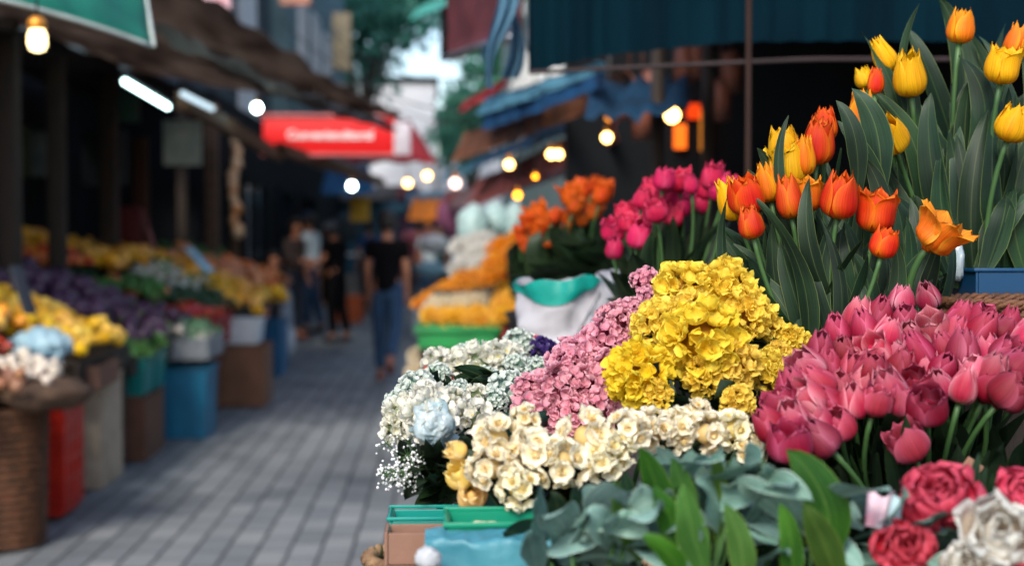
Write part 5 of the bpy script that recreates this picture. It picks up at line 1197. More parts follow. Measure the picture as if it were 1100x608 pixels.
# --- bunch of yellow tulips (tall, right)
B = [(955, 143, 46, 'Y', 2.02, V((-.35, -.45, .5)), 'large tilted yellow tulip at the left edge of the yellow bunch'), (977, 80, 44, 'Y', 2.08, V((-.2, -.3, 1)), 'full yellow tulip beside the long diagonal leaf'),
     (949, 60, 34, 'Y', 2.14, V((-.5, -.1, .8)), 'yellow tulip highest on the left of the yellow bunch'), (927, 82, 24, 'Y', 2.16, V((-.4, 0, 1)), 'slim yellow bud at the far left of the yellow bunch'),
     (1033, 27, 36, 'y', 2.12, V((.1, -.1, 1)), 'yellow tulip with orange flush at the very top'), (1078, 68, 40, 'Y', 2.06, V((.1, -.2, 1)), 'upright yellow tulip near the top right corner'),
     (1092, 44, 32, 'y', 2.12, V((.3, -.1, 1)), 'orange yellow tulip in the top right corner behind the upright one'), (1090, 130, 42, 'Y', 2.02, V((.25, -.25, .9)), 'yellow tulip cut by the right edge of the picture')]
LB_ = [((926, 36), (975, 200), 13), ((975, 30), (1045, 205), 15), ((1006, -6), (1012, 190), 21), ((988, 4), (1003, 150), 8), ((1030, 60), (1036, 190), 19), ((1080, 26), (1054, 210), 11), ((1066, 60), (1066, 230), 14), ((1098, 62), (1076, 250), 18), ((1112, 110), (1092, 270), 20),
       ((1016, 150), (1030, 262), 13), ((936, 96), (985, 220), 15), ((946, 84), (1000, 230), 14), ((962, 108), (1010, 250), 16), ((1040, 118), (1048, 270), 16), ((1060, 140), (1068, 275), 18), ((1012, 160), (1032, 275), 16), ((1086, 160), (1082, 280), 16), ((990, 180), (1018, 275), 14), ((966, 150), (1002, 270), 16), ((1050, 38), (1052, 180), 9),
       ((1000, 100), (1025, 260), 18), ((1045, 80), (1060, 240), 18), ((985, 120), (1020, 262), 17), ((1070, 110), (1075, 270), 17), ((1100, 190), (1092, 285), 20), ((935, 150), (1000, 285), 17), ((1022, 90), (1045, 262), 17), ((952, 180), (1005, 290), 16), ((1060, 190), (1060, 285), 18), ((1036, 30), (1044, 160), 9)]
for _ in range(46):      # the packed inner leaves of the tall bunch
    bx_ = rr(985, 1112); tx_ = 1045 + (bx_ - 1045) * 1.35 + rr(-30, 30); ty_ = rr(60, 215)
    LB_.append(((max(945, tx_), ty_ + max(0, 985 - tx_) * 1.2), (bx_, 285), rr(13, 20)))
asg = assign(LB_, B, 2.17, .09, .82)
for i, (px, py, s, kd, d, ln, lb) in enumerate(B):
    hp = P(px, py, d); b = P(1040 + .35 * (px - 1040), 296, d + .06)
    lv = asg[i] + [rleaf(b + rv(.012), P(px + rr(-20, 30), py + rr(50, 110), d + rr(.0, .10)), rr(.014, .022)) for _ in range(5)]
    add_tulip(hp, b, hm[kd][(0, 2, 3, 4, 0, 1, 2, 4)[i]], lb, group='tulips of the tall yellow bunch', lean=ln, sc=1.12 * s / FPX * d / .058, leaves=lv, sr=.0038)
c_ = P(1066, 312, 2.12)
open_box('storage_bin', 'small blue plastic bin holding the tall yellow tulips', 'bin', (c_.x, c_.y, c_.z - .06), (.088, .10, .09), surf('deep_blue_plastic', (8, 60, 98), .45, (6, 48, 82), bump=.03), rim=.004, wall=.004)
q = MB(); q.box((c_.x + .03, c_.y + .02, (1.12 + c_.z - .06) / 2), (.24, .2, c_.z - .06 - 1.122), bev=.003); tag(q.build('wooden_block', WOOD, origin=(c_.x, c_.y, 1.12)), 'wooden block under the small blue bin', 'block')
basket('wicker_basket', 'brown wicker basket rim behind the pink tulips at the right edge', (P(1095, 330, 1.9).x + .01, 1.9, P(1095, 325, 1.9).z - .13), .085, .13, 1.2, 26, 14, WICK, .0065, thin=.004)
q = MB(); q.box((P(1095, 330, 1.9).x + .01, 1.9, (P(1095, 325, 1.9).z - .13 + 1.05) / 2), (.2, .16, P(1095, 325, 1.9).z - .13 - 1.052), bev=.003); tag(q.build('wooden_block', WOODD, origin=(P(1095, 330, 1.9).x, 1.9, 1.05)), 'wooden block beneath the wicker basket', 'block')
q = MB(); p = P(1029, 280, 2.0); crumple(q, p, .012, (.7, .7, 2.2), .4, 3, 5, 4); tag(q.build('film_scrap', GLASSP, origin=tuple(p)), 'clear plastic film scrap left of the small blue bin', 'film')

# --- dense mass of pink tulips
rows = [(316, 968, 1000, 26, 1.82), (333, 925, 990, 25, 1.79), (342, 1030, 1112, 26, 1.78), (352, 900, 1112, 26, 1.745), (371, 882, 1112, 26, 1.70), (391, 862, 1112, 26, 1.66),
        (411, 848, 1112, 27, 1.62), (430, 834, 1010, 27, 1.58), (447, 824, 925, 26, 1.55), (464, 846, 900, 28, 1.52), (468, 972, 984, 30, 1.53)]
allp = []
for ri, (py, xa, xb, st_, d) in enumerate(rows):
    for px in range(xa, xb, st_): allp.append((px + rr(-4, 4), py + rr(-5, 5), d + rr(-.02, .02), ri))
allp.sort(key=lambda t: (t[3], t[0])); rc = {}
for i, (px, py, d, ri) in enumerate(allp):
    k = rc.get(ri, 0); rc[ri] = k + 1
    light = RND.random() < .22
    hd = (T_PINKL if light else T_PINK)[RND.randrange(5)]
    rn_ = ['topmost row', 'second row at the left', 'second row at the right', 'third row', 'fourth row', 'fifth row', 'sixth row', 'seventh row', 'eighth row', 'lowest row at the left', 'lowest place at the right'][ri]
    lb = '%s pink tulip, %s from left in the %s, dense mass' % ('pale' if light else 'deep', ordinal(k), rn_)
    hp = P(px, py, d); b = P(985 + .45 * (px - 985), 610, d + .16)
    b = V((b.x, b.y, max(b.z, 1.14)))
    ln = V(((px - 1010) / 300 + rr(-.45, .45), -.2 + rr(-.35, .25), .9))
    lv = [rleaf(b + rv(.01), hp + V((rr(-.04, .04), rr(.0, .05), -rr(.04, .10))), rr(.010, .016)) for _ in range(1)]
    add_tulip(hp, b, hd, lb, group='pink tulips in the dense mass', lean=ln, sc=rr(.82, 1.1), leaves=lv, leafmat=LEAFD, H=.054)
bucket('wide black tub holding the dense pink tulips', (P(985, 560, 1.72).x, 1.82, 1.052), .13, .14, flare=1.15)
# dark greenery under the mass
def leafclump(name, label, cat, spec, mat, base, group=None, stem=True):
    e = empty(name, base, label, cat, group); base = V(base)
    if stem:
        q = MB()
        for (a, b, w, *_r) in spec[::2]: q.tube(bez(base + rv(.006), (base + a) * .5 + rv(.01), a, 5), .0022, 5)
        q.build('stems', STEM, e)
    for (a, b, w, side, fold, tw, bow) in spec:
        q = MB(); leaf(q, leaf_pts(a, b, bow, 12), w, side, fold, tw, .15, rr(0, 50)); q.build('leaf', mat, e)
    return e
sp_ = []
for k in range(48):
    px, py = rr(800, 1120), rr(435, 505); d = rr(1.52, 1.66); a = P(px + rr(-20, 20), py + rr(60, 130), d + .08); sp_.append(rleaf(a, P(px, py, d), rr(.011, .018), .02))
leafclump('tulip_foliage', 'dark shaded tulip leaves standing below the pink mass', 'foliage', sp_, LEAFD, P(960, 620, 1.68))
q = MB(); a = P(1040, 508, 1.5); q.box(a, (.02, .004, .03), Matrix.Rotation(.6, 3, 'Y'), bev=.001); tag(q.build('cardboard_scrap', CARD, origin=tuple(a)), 'torn pale brown cardboard scrap among the dark stems at the right', 'scrap')

# --- pink rose tulips behind (blurred)
PB = [(714, 191, 26), (728, 193, 26), (766, 190, 30), (699, 204, 26), (704, 224, 28), (691, 212, 24), (730, 218, 28), (724, 230, 26), (754, 216, 26), (671, 226, 24), (686, 232, 26), (659, 246, 26), (687, 252, 30), (660, 266, 24), (772, 203, 24), (783, 198, 26), (676, 238, 22), (757, 203, 22), (742, 198, 20), (713, 208, 20)]
for i, (px, py, s) in enumerate(PB):
    d = 2.75 + rr(-.08, .08); hp = P(px, py, d); b = P(715 + .35 * (px - 715), 345, d + .05)
    where = 'lower left' if px < 695 and py > 235 else 'upper left' if px < 695 else 'middle' if px < 740 else 'right'
    lv = [rleaf(b + rv(.02), P(px + rr(-25, 25), py + rr(25, 60), d + rr(-.05, .1)), rr(.012, .018)) for _ in range(3)]
    lb = 'rose pink tulip, %s from the left in the blurred bunch behind the yellow mound' % ordinal(sorted(PB).index((px, py, s)))
    add_tulip(hp, b, T_ROSE[i % 5], lb, group='rose pink tulips in the blurred bunch', sc=s / FPX * d / .046, leaves=lv, leafmat=LEAFD, lean=V((rr(-.3, .3), -.3, 1)), H=.048)
bucket('black bucket holding the rose pink tulips', (P(715, 372, 2.8).x, 2.8, 1.122), .10, .20)
# --- burnt orange bunch
OB = [(577, 229, 34), (584, 237, 32), (575, 247, 26), (565, 264, 24), (586, 263, 26), (613, 209, 36), (623, 204, 32), (619, 220, 28), (647, 207, 36), (638, 225, 30), (609, 235, 20), (625, 236, 18), (609, 249, 20), (597, 232, 24), (566, 236, 24), (640, 198, 24), (560, 250, 22)]
for i, (px, py, s) in enumerate(OB):
    d = 4.3 + rr(-.12, .12); hp = P(px, py, d); b = P(612 + .4 * (px - 612), 335, d + .1)
    where = 'lower left' if px < 600 else 'upper middle' if px < 630 else 'right'
    lv = [rleaf(b + rv(.03), P(px + rr(-20, 20), py + rr(15, 50), d + rr(-.1, .1)), rr(.02, .03), .05) for _ in range(3)]
    add_tulip(hp, b, T_BURNT[i % 5], 'burnt orange tulip, %s from the left in the bunch above the lined bucket' % ordinal(sorted(OB).index((px, py, s))), group='burnt orange tulips in the bunch', sc=.72 * s / FPX * d / .056, leaves=lv, leafmat=LEAFD, lean=V((rr(-.5, .5), -.3, 1)), H=.06)
bucket('black bucket holding the burnt orange tulips', (P(612, 345, 4.4).x, 4.4, .952), .16, .30)
tag(leafclump('shrub_foliage', 'dark blurred foliage between the burnt orange and rose pink bunches', 'foliage', [rleaf(P(rr(570, 690), rr(300, 340), 4.2), P(rr(565, 690), rr(240, 290), 4.0 + rr(0, .3)), rr(.03, .05), .08) for _ in range(40)], LEAFD, P(630, 345, 4.2)))

leafclump('shrub_foliage', 'green leaves between the marigolds and the white bags', 'foliage', [rleaf(P(rr(548, 582), rr(300, 320), 7.6), P(rr(542, 582), rr(255, 300), 7.4), rr(.03, .05), .1) for _ in range(16)], LEAFD, P(552, 325, 7.6))
# --- flower heads on stems: mop heads, clusters
def head_flower(name, me, px, py, r, d, label, cat, base, r0, group=None, lean=None, nleaf=2, lm=LEAFD, lw=.016, stem=True, sq=1.0, up=.5):
    hp = P(px, py, d); base = V(base); sc = r / FPX * d / r0
    dr = V(lean) if lean is not None else ((hp - base).normalized() * .5 + V((-.1, -.6, up)))
    dr = dr.normalized(); e = empty(name, base, label, cat, group)
    q = MB(); q.tube(bez(base, hp - dr * max(.06, (hp - base).length * .4), hp - dr * r0 * sc * .3, 8), .003, 6); q.build('stem', STEM, e)
    place('flower_head', me, hp, zq(dr, rr(0, 6)), (sc, sc, sc * sq), e)
    for k in range(nleaf):
        a = rr(0, 6.28); o = (dr.orthogonal() * cos(a) + dr.cross(dr.orthogonal()) * sin(a)).normalized()
        s = hp - dr * r0 * sc * 1.2; t = hp + o * r0 * sc * rr(1.0, 1.5) - dr * r0 * sc * rr(.2, .9)
        q = MB(); leaf(q, leaf_pts(s, t, dr * .02, 10), lw * rr(.8, 1.3), o.cross(dr), .3, rr(-.4, .4), .1, rr(0, 30), tipsharp=.9); q.build('leaf', lm, e)
    return e
YC1, YC2 = L3(240, 192, 20), L3(252, 228, 86)
YH = [floret_head('yellow_hydrangea_head', .05, 44, .0265, .0215, 4, YC1, YC2, seed=20 + i, cup=.5, curl=.45, ruf=.24, tilt=24, jit=.6, core=L3(170, 112, 6), nu=5, nv=5, squash=.9, shell=.14) for i in range(3)]
PH = [floret_head('pink_hydrangea_head', .05, 58, .020, .0155, 4, L3(222, 106, 142), L3(246, 196, 208), seed=40 + i, cup=.45, curl=.35, ruf=.25, tilt=22, jit=.5, shell=.2, core=L3(130, 40, 66), nu=3, nv=4, point=.3, center=None, squash=.9) for i in range(3)]
MH = [floret_head('mint_flower_head', .05, 84, .013, .009, 5, L3(196, 216, 204), L3(226, 232, 224), seed=60 + i, cup=.4, curl=.3, ruf=.25, tilt=22, jit=.5, core=L3(120, 160, 136), nu=2, nv=3, center=L3(140, 190, 160), squash=.85, mat=PETALW) for i in range(2)]
WH = [floret_head('white_flower_head', .05, 20, .036, .022, 5, L3(216, 218, 196), L3(238, 236, 224), seed=70 + i, cup=.5, curl=.35, ruf=.2, tilt=30, jit=.4, core=L3(150, 170, 120), nu=4, nv=4, squash=.85, mat=PETALW, center=L3(226, 206, 120)) for i in range(2)]
def narcissus(name, seed, big=1.0):
    mb = MB(); rn = random.Random(seed); ga = pi * (3 - sqrt(5)); n = 10; Rr = .036
    for i in range(n):
        z = 1 - 1.5 * (i + .5) / n; r_ = sqrt(max(0, 1 - z * z)); a = ga * i
        nr = (V((r_ * cos(a), r_ * sin(a), z)) + V((rn.uniform(-.3, .3), rn.uniform(-.3, .3), rn.uniform(-.3, .3)))).normalized(); pos = nr * Rr * rn.uniform(.85, 1.1)
        q = nr.to_track_quat('Z', 'Y') @ Quaternion((0, 0, 1), rn.uniform(0, 6))
        for k in range(6):
            qq = q @ Quaternion((0, 0, 1), k * pi / 3 + rn.uniform(-.15, .15)) @ Quaternion((1, 0, 0), radians(14 + rn.uniform(-16, 18)))
            petal(mb, Matrix.Translation(pos + nr * .0012 * (k % 2)) @ qq.to_matrix().to_4x4(), .029 * rn.uniform(.8, 1.1), .0225, .35, .3, .24, L3(252, 236, 176), L3(253, 248, 226), 4, 4, seed=rn.uniform(0, 99))
        for k in range(14):
            qq = q @ Quaternion((0, 0, 1), k * 2.4) @ Quaternion((1, 0, 0), radians(38 + 30 * (k / 11)))
            petal(mb, Matrix.Translation(pos + nr * .003) @ qq.to_matrix().to_4x4(), .0145 * rn.uniform(.75, 1.1), .009, .7, .2, .5, L3(246, 196, 80), L3(252, 232, 166), 2, 3, seed=rn.uniform(0, 99))
    mb.ico((0, 0, 0), Rr * .75, 2, col=L3(232, 206, 130))
    return mb.mesh(name, PETALW)
NH = [narcissus('cream_narcissus_head', 5 + i) for i in range(3)]
# yellow mound
YL = [(734, 313, 33, 'uppermost left'), (778, 314, 35, 'uppermost right'), (706, 348, 27, 'left upper'), (754, 366, 44, 'large central'), (800, 336, 30, 'right upper'), (687, 404, 37, 'big lower left'), (786, 391, 30, 'right of the centre'), (742, 338, 30, 'middle upper'), (757, 402, 24, 'bottom centre'), (825, 352, 18, 'small right tip'),
      (852, 368, 19, 'far right upper'), (826, 400, 26, 'far right middle'), (792, 433, 20, 'lowest right'), (838, 384, 18, 'far right inner'), (705, 425, 18, 'lowest left')]
for i, (px, py, r, w) in enumerate(YL):
    d = 1.84 - .0012 * (py - 330) + (.04 if px > 815 else 0) - (.03 if w == 'large central' else 0)
    b = V((P(765 + .3 * (px - 765), 500, 1.95).x, 1.96, 1.13)); head_flower('yellow_hydrangea', YH[i % 3], px, py, r, d, '%s bright yellow hydrangea head in the yellow mound' % w, 'flower', b, .074, 'yellow hydrangea heads in the mound', nleaf=2, lean=V(((px - 765) / 90, -.8, .9 - (py - 350) / 90)))
PL = [(693, 302, 15, 'topmost small pale'), (697, 322, 15, 'second small'), (662, 345, 22, 'upper right'), (645, 368, 25, 'upper middle'), (676, 336, 17, 'inner top'), (612, 388, 25, 'upper left'), (650, 398, 26, 'right middle'), (624, 414, 28, 'central'), (594, 420, 30, 'left middle'), (574, 440, 24, 'far left lower'), (650, 436, 26, 'bottom right'), (612, 448, 26, 'bottom middle'), (566, 418, 17, 'far left upper'), (636, 388, 18, 'inner middle'), (676, 368, 16, 'right upper tucked')]
for i, (px, py, r, w) in enumerate(PL):
    d = 1.90 - .0008 * (py - 330) + (.06 if py < 330 else 0); b = V((P(640 + .3 * (px - 640), 500, 1.98).x, 2.02, 1.13))
    head_flower('pink_hydrangea', PH[i % 3], px, py, r, d, '%s pink hydrangea head left of the yellow mound' % w, 'flower', b, .066, 'pink hydrangea heads', nleaf=2, lean=V(((px - 660) / 120, -.8, .8)))
NL = [(564, 451, 17, 'highest left'), (534, 472, 27, 'upper left full'), (527, 503, 25, 'left middle'), (557, 524, 23, 'bottom left'), (575, 488, 29, 'left of centre'), (603, 498, 30, 'lower centre'), (630, 470, 30, 'top centre'), (646, 492, 26, 'bottom centre'), (676, 462, 24, 'right of centre'), (702, 464, 25, 'right'), (727, 462, 24, 'right behind the green leaves'), (748, 442, 15, 'small topmost right'), (758, 466, 24, 'far right'), (786, 462, 23, 'far right end'), (806, 484, 18, 'low far right'), (664, 484, 20, 'low right of centre')]
for i, (px, py, r, w) in enumerate(NL):
    d = 1.56 - .0006 * (py - 450) + (.04 if px > 700 else 0); b = V((P(650 + .5 * (px - 650), 600, 1.62).x, 1.66, 1.10))
    head_flower('cream_narcissus', NH[i % 3], px, py, r, d, '%s cream narcissus cluster with golden centres' % w, 'flower', b, .056, 'cream narcissus clusters', nleaf=1, lm=LEAF, lw=.008, lean=V(((px - 640) / 160 + rr(-.2, .2), -.8, .7 - (py - 470) / 90)))
T_CR = tulip_head('cream_tulip_head', body=L3(248, 214, 120), edge=L3(250, 234, 180), base=L3(240, 214, 120), Rr=.021, H=.046, close=.3, edgeamt=.9, seed=91, rag=.13, mat=PETALW)
for (px, py, s, ln, lb) in ((507, 531, 34, V((.1, -.7, .5)), 'round cream yellow tulip lowest at the left of the narcissus'), (493, 509, 32, V((-.4, -.5, .6)), 'cream tulip bloom between the lowest one and the yellow bud'), (489, 484, 24, V((-.8, -.3, .3)), 'yellow tipped bud sticking out at the left of the narcissus')):
    d = 1.55; add_tulip(P(px, py, d), V((P(560, 600, 1.62).x, 1.64, 1.10)), T_CR, lb, lean=ln, sc=s / FPX * d / .046, leaves=[(P(548, 556, d), P(502, 482, d - .02), .010, U, .4, .2, V((.0, -.02, .02)))] if 'bud' in lb else (), H=.046)
# white and mint flowers, left end
ML = [('m', 447, 420, 23, 1.82, 'mint white flower head at the upper left end'), ('m', 428, 434, 17, 1.80, 'mint white flower head at the outer left edge'), ('w', 459, 431, 18, 1.77, 'white blossom above the clear wrapped flower'), ('w', 433, 446, 18, 1.76, 'white blossom left of the clear wrapped flower'), ('w', 426, 460, 14, 1.75, 'creamy white blossom lowest at the left edge'),
      ('w', 488, 432, 13, 1.80, 'small white blossom right of the clear wrap'), ('w', 508, 449, 17, 1.74, 'round creamy blossom between the clear wrap and the narcissus'), ('w', 512, 424, 10, 1.84, 'tiny white freesia like blossom in the middle of the white group'), ('m', 492, 420, 13, 1.90, 'small mint flower head behind the tiny white blossom'), ('m', 547, 421, 24, 1.90, 'large mint white flower head beside the pink hydrangeas'), ('m', 531, 430, 15, 1.84, 'mint white flower head left of the large one'), ('m', 524, 406, 14, 2.0, 'teal tinged flower head in the middle behind'), ('m', 470, 402, 14, 2.1, 'mint flower head above the dark leaves at the left'),
      ('w', 468, 388, 12, 2.25, 'white blossom by the red paper edge'), ('m', 500, 382, 15, 2.3, 'mint flower head on the back row left'), ('w', 516, 388, 18, 2.25, 'white blossom on the back row centre'), ('w', 492, 391, 13, 2.25, 'small white blossom on the back row left'), ('w', 539, 388, 19, 2.25, 'big white blossom on the back row'), ('m', 558, 370, 18, 2.3, 'mint flower head highest on the back row'), ('m', 556, 393, 15, 2.2, 'mint flower head low on the back row right'), ('m', 579, 396, 14, 2.15, 'mint flower head below the purple one'), ('m', 600, 392, 12, 2.15, 'small mint flower head between the purple one and the pink hydrangeas')]
for i, (kd, px, py, r, d, lb) in enumerate(ML):
    me = (MH if kd == 'm' else WH)[i % 2]; b = V((max(.03, P(500 + .5 * (px - 500), 560, d).x), d + .08, 1.13))
    head_flower('mint_flower' if kd == 'm' else 'white_flower', me, px, py, r, d, lb, 'flower', b, .060, 'white and mint flower heads', nleaf=3, lw=.011, lean=V(((px - 520) / 130, -.5, .9)))
PUH = floret_head('purple_flower_head', .05, 60, .018, .012, 4, L3(52, 30, 92), L3(84, 62, 130), seed=90, cup=.4, core=L3(30, 20, 60), nu=2, nv=3)
head_flower('purple_flower', PUH, 581, 381, 16, 2.3, 'dark purple flower head behind the white ones', 'flower', V((.16, 2.4, 1.13)), .052)
q = MB(); p = P(572, 366, 2.6); q.box(p, (.02, .004, .025), Matrix.Rotation(.3, 3, 'Y'), bev=.001); tag(q.build('paper_scrap', surf('red_paper', (178, 40, 56), .6), origin=tuple(p)), 'small red paper corner above the purple flower', 'paper')
q = MB(); p = P(458, 395, 2.3); q.tube([P(456, 402, 2.3), P(459, 386, 2.3)], .0035, 6); q.box(P(480, 401, 2.3), (.05, .01, .02), bev=.002); tag(q.build('paper_edge', surf('red_orange_paper', (196, 60, 36), .6), origin=tuple(p)), 'red orange paper edge among the white flowers at the left', 'paper')
# plastic wrapped flower
e = empty('wrapped_flower', P(470, 500, 1.72), 'pale blue flower wrapped in clear plastic film at the left end', 'flower')
place('flower_head', WH[0], P(463, 449, 1.70), zq(V((-.2, -.7, .6))), .40, e)
q = MB(); c1 = P(480, 486, 1.72); crumple(q, P(465, 455, 1.69), .0245, (.95, .9, 1.15), .32, 5, 41, 1.9); crumple(q, P(481, 476, 1.71), .013, (1.2, .9, .8), .5, 4, 4, 2.4)
q.build('film', surf('blue_film', (150, 184, 196), .2, (206, 218, 222), scale=30, bump=.7, bscale=60, transl=.45, spec=.7), e)
q = MB(); q.tube(bez(c1, V((.02, 1.75, 1.3)), V((.04, 1.78, 1.13)), 8), .003, 6); q.build('stem', STEM, e)
# dark leaves low left and baby's breath
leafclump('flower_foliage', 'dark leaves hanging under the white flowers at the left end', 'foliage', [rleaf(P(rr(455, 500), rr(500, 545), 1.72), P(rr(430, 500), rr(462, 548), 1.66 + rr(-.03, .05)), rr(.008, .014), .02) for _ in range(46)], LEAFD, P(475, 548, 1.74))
leafclump('flower_foliage', 'mid green leaves between the white and back rows of flowers', 'foliage', [rleaf(P(rr(470, 560), rr(415, 450), 1.98), P(rr(455, 560), rr(392, 440), 1.9 + rr(-.03, .1)), rr(.008, .013), .02) for _ in range(44)], LEAF, P(520, 470, 2.0))
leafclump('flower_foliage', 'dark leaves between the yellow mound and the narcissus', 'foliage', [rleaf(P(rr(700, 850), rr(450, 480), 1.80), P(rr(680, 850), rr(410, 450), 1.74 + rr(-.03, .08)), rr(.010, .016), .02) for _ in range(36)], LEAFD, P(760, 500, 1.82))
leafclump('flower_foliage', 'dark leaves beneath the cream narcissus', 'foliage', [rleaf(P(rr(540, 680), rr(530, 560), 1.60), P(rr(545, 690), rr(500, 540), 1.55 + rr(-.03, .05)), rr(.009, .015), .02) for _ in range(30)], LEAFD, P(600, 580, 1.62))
e = empty('babys_breath', P(455, 545, 1.76), "tiny white baby's breath sprays hanging at the lower left end", 'flower')
q = MB(); s_ = MB(); b0 = P(462, 540, 1.77)
for k in range(34):
    c = P(rr(415, 452), rr(470, 528) if k % 2 else rr(488, 520), 1.70 + rr(-.03, .04)); s_.tube(bez(b0, (b0 + c) * .5 + V((0, 0, .015)), c, 5), .0009, 4)
    for j in range(15):
        p = c + V((rr(-1, 1), rr(-1, 1), rr(-1, 1))) * .013; q.ico(p, rr(.0013, .0023), 1, wob=.3); s_.tube([c, p], .0004, 3, cap=False)
q.build('blossoms', surf('white_petals', (226, 228, 230), .6, bump=0), e)['kind'] = 'stuff'; s_.build('stems', STEM, e)
bucket('dark green bucket of white flowers at the left end', (.07, 1.83, 1.125), .06, .15, surf('dark_green_plastic', (14, 50, 44), .5))

# ============================================================ FOREGROUND: trays, boxes, leaves
c_ = P(447, 553, 1.62)
c_ = P(447, 562, 1.58)
open_box('plastic_tray', 'small teal plastic tray behind the brown carton', 'tray', (c_.x + .012, 1.625, c_.z - .05), (.085, .07, .05), surf('teal_tray', (10, 132, 122), .4, bump=.03), rim=.003, wall=.003)
c_ = P(480, 575, 1.50); zt_ = P(400, 624, 1.5).z
e = open_box('cardboard_box', 'small brown carton at the lower left corner of the flower table', 'box', (P(412, 566, 1.5).x + .085, 1.535, zt_ + .008), (.17, .05, c_.z - zt_ - .008), CARD, wall=.004)
basket('wicker_tray', 'edge of a pale wicker tray poking out left of the brown carton', (P(396, 595, 1.55).x + .165, 1.60, 1.052), .165, zt_ - 1.052, 1.02, 44, 10, surf('pale_wicker', (150, 120, 88), .7, (96, 70, 48), scale=30, bump=.4), .008, thin=.006, squash=.6)
c_ = P(540, 562, 1.42)
open_box('plastic_tray', 'bright green plastic tray in front of the cream narcissus', 'tray', (P(548, 560, 1.42).x, 1.465, c_.z - .068), (.126, .08, .062), PGREEN, rim=.004, wall=.003, taper=.12)
for k in range(6):
    q = MB(); p = P(514 + k * 8, 562, 1.46); q.ico(p + V((0, rr(-.01, .01), -.004)), .008, 2, (1.2, 1, .8), wob=.3); tag(q.build('bulb', surf('pale_bulb', (226, 218, 176), .6), origin=tuple(p)), 'pale bulb lying in the bright green tray', 'bulb', 'bulbs in the green tray')
q = MB(); q.box((P(555, 560, 1.42).x, 1.45, (c_.z - .068 + 1.05) / 2), (.12, .07, c_.z - .068 - 1.052), bev=.003); tag(q.build('carton', CARD, origin=(P(555, 560, 1.42).x, 1.45, 1.05)), 'brown carton under the bright green tray', 'box')
# pale blue film covered box
e = empty('film_covered_box', P(550, 600, 1.25), 'pale blue plastic covered box at the bottom edge below the green tray', 'box')
q = MB(); a, b = P(456, 580, 1.385), P(680, 580, 1.385)
def fb(u, v):
    x = a.x + (b.x - a.x) * u
    if v < .4: t = v / .4; y, z = 1.43 - .045 * t, a.z - .002 * t
    else: t = (v - .4) / .6; y, z = 1.385 - .012 * t, a.z - .004 - .13 * t
    n_ = noise.noise(V((u * 6, v * 5, 3))); n2 = noise.noise(V((u * 14, v * 3, 8)))
    return V((x + .004 * n2 * v, y + .006 * n_, z + .006 * n_ + .004 * n2)), (1, 1, 1)
q.grid(fb, 60, 30); q.build('film', PBLUEL, e)
q = MB(); q.box(((a.x + b.x) / 2, 1.405, a.z - .10), (b.x - a.x - .012, .03, .17), bev=.003); q.build('box_body', surf('pale_blue_box', (90, 160, 186), .5), e)
q = MB(); q.box(((a.x + b.x) / 2, 1.40, (a.z - .187 + 1.05) / 2), (.2, .14, max(.01, a.z - .187 - 1.052))); 
tag(q.build('wooden_block', WOOD, origin=((a.x + b.x) / 2, 1.40, 1.05), smooth=False), 'wooden block under the pale blue covered box', 'block')
q = MB(); p = P(460, 600, 1.36); crumple(q, p, .011, (1.1, .8, 1.0), .5, 3, 12, 3); tag(q.build('plastic_bag', FILM, origin=tuple(p)), 'crumpled white film beside the pale blue covered box at the bottom left', 'bag')

def FL(tx, ty, bx, by, w, d, bow=None, side=None, fold=None):
    a, b = P(bx, by, d + .03), P(tx, ty, d); return (a, b, w / FPX * d, side or (R + F * rr(-.4, .4)).normalized(), .3 if fold is None else fold, rr(-.4, .4), bow or V((rr(-.01, .01), -.01, .01)))
leafclump('broad_leaf_bunch', 'bright green broad leaves standing tall in the centre foreground', 'foliage',
    [FL(687, 478, 722, 590, 17, 1.29), FL(700, 520, 740, 610, 16, 1.25), FL(766, 486, 770, 580, 11, 1.31), FL(845, 482, 890, 620, 27, 1.28, V((.03, -.01, .02))), FL(813, 484, 838, 575, 10, 1.30), FL(660, 515, 690, 600, 14, 1.27), FL(735, 520, 760, 620, 18, 1.23), FL(690, 574, 735, 625, 14, 1.18), FL(862, 540, 905, 640, 18, 1.23), FL(838, 540, 850, 640, 14, 1.23), FL(778, 540, 800, 640, 15, 1.23), FL(722, 490, 745, 580, 14, 1.30)], LEAFG, P(780, 680, 1.2))
def blue(n_, x0, x1, y0, y1, d0, d1, w=(15, 27), ln=(50, 95)):
    o = []
    for _ in range(n_):
        bx, by = rr(x0, x1), rr(y0, y1); an = rr(-2.5, .6) if RND.random() < .8 else rr(-3.1, 0); l_ = rr(*ln); d = rr(d0, d1)
        tx, ty = bx + cos(an) * l_, by + sin(an) * l_ * .7
        a, b = P(bx, by, d + .05), P(tx, ty, d - rr(.0, .06))
        o.append((a, b, rr(*w) / FPX * d, ((R if RND.random() < .6 else U * .7 + R * .5) + F * rr(-.5, .5) + U * rr(-.4, .4)).normalized(), rr(.1, .4), rr(-.9, .9), V((rr(-.01, .01), rr(-.02, .0), rr(.012, .03)))))
    return o
leafclump('blue_leaf_bunch', 'pale blue green leaves lying over the box at the bottom centre left', 'foliage', blue(24, 570, 690, 575, 625, 1.25, 1.33), LEAFB, P(630, 690, 1.2))
leafclump('blue_leaf_bunch', 'pale blue green leaves rising among the bright leaves in the centre', 'foliage', blue(20, 690, 800, 530, 600, 1.27, 1.36) + [FL(705, 478, 730, 545, 15, 1.33), FL(742, 482, 748, 560, 18, 1.35), FL(788, 490, 775, 560, 14, 1.33), FL(722, 486, 740, 550, 13, 1.34), FL(775, 480, 760, 550, 11, 1.35)], LEAFB, P(750, 680, 1.22))
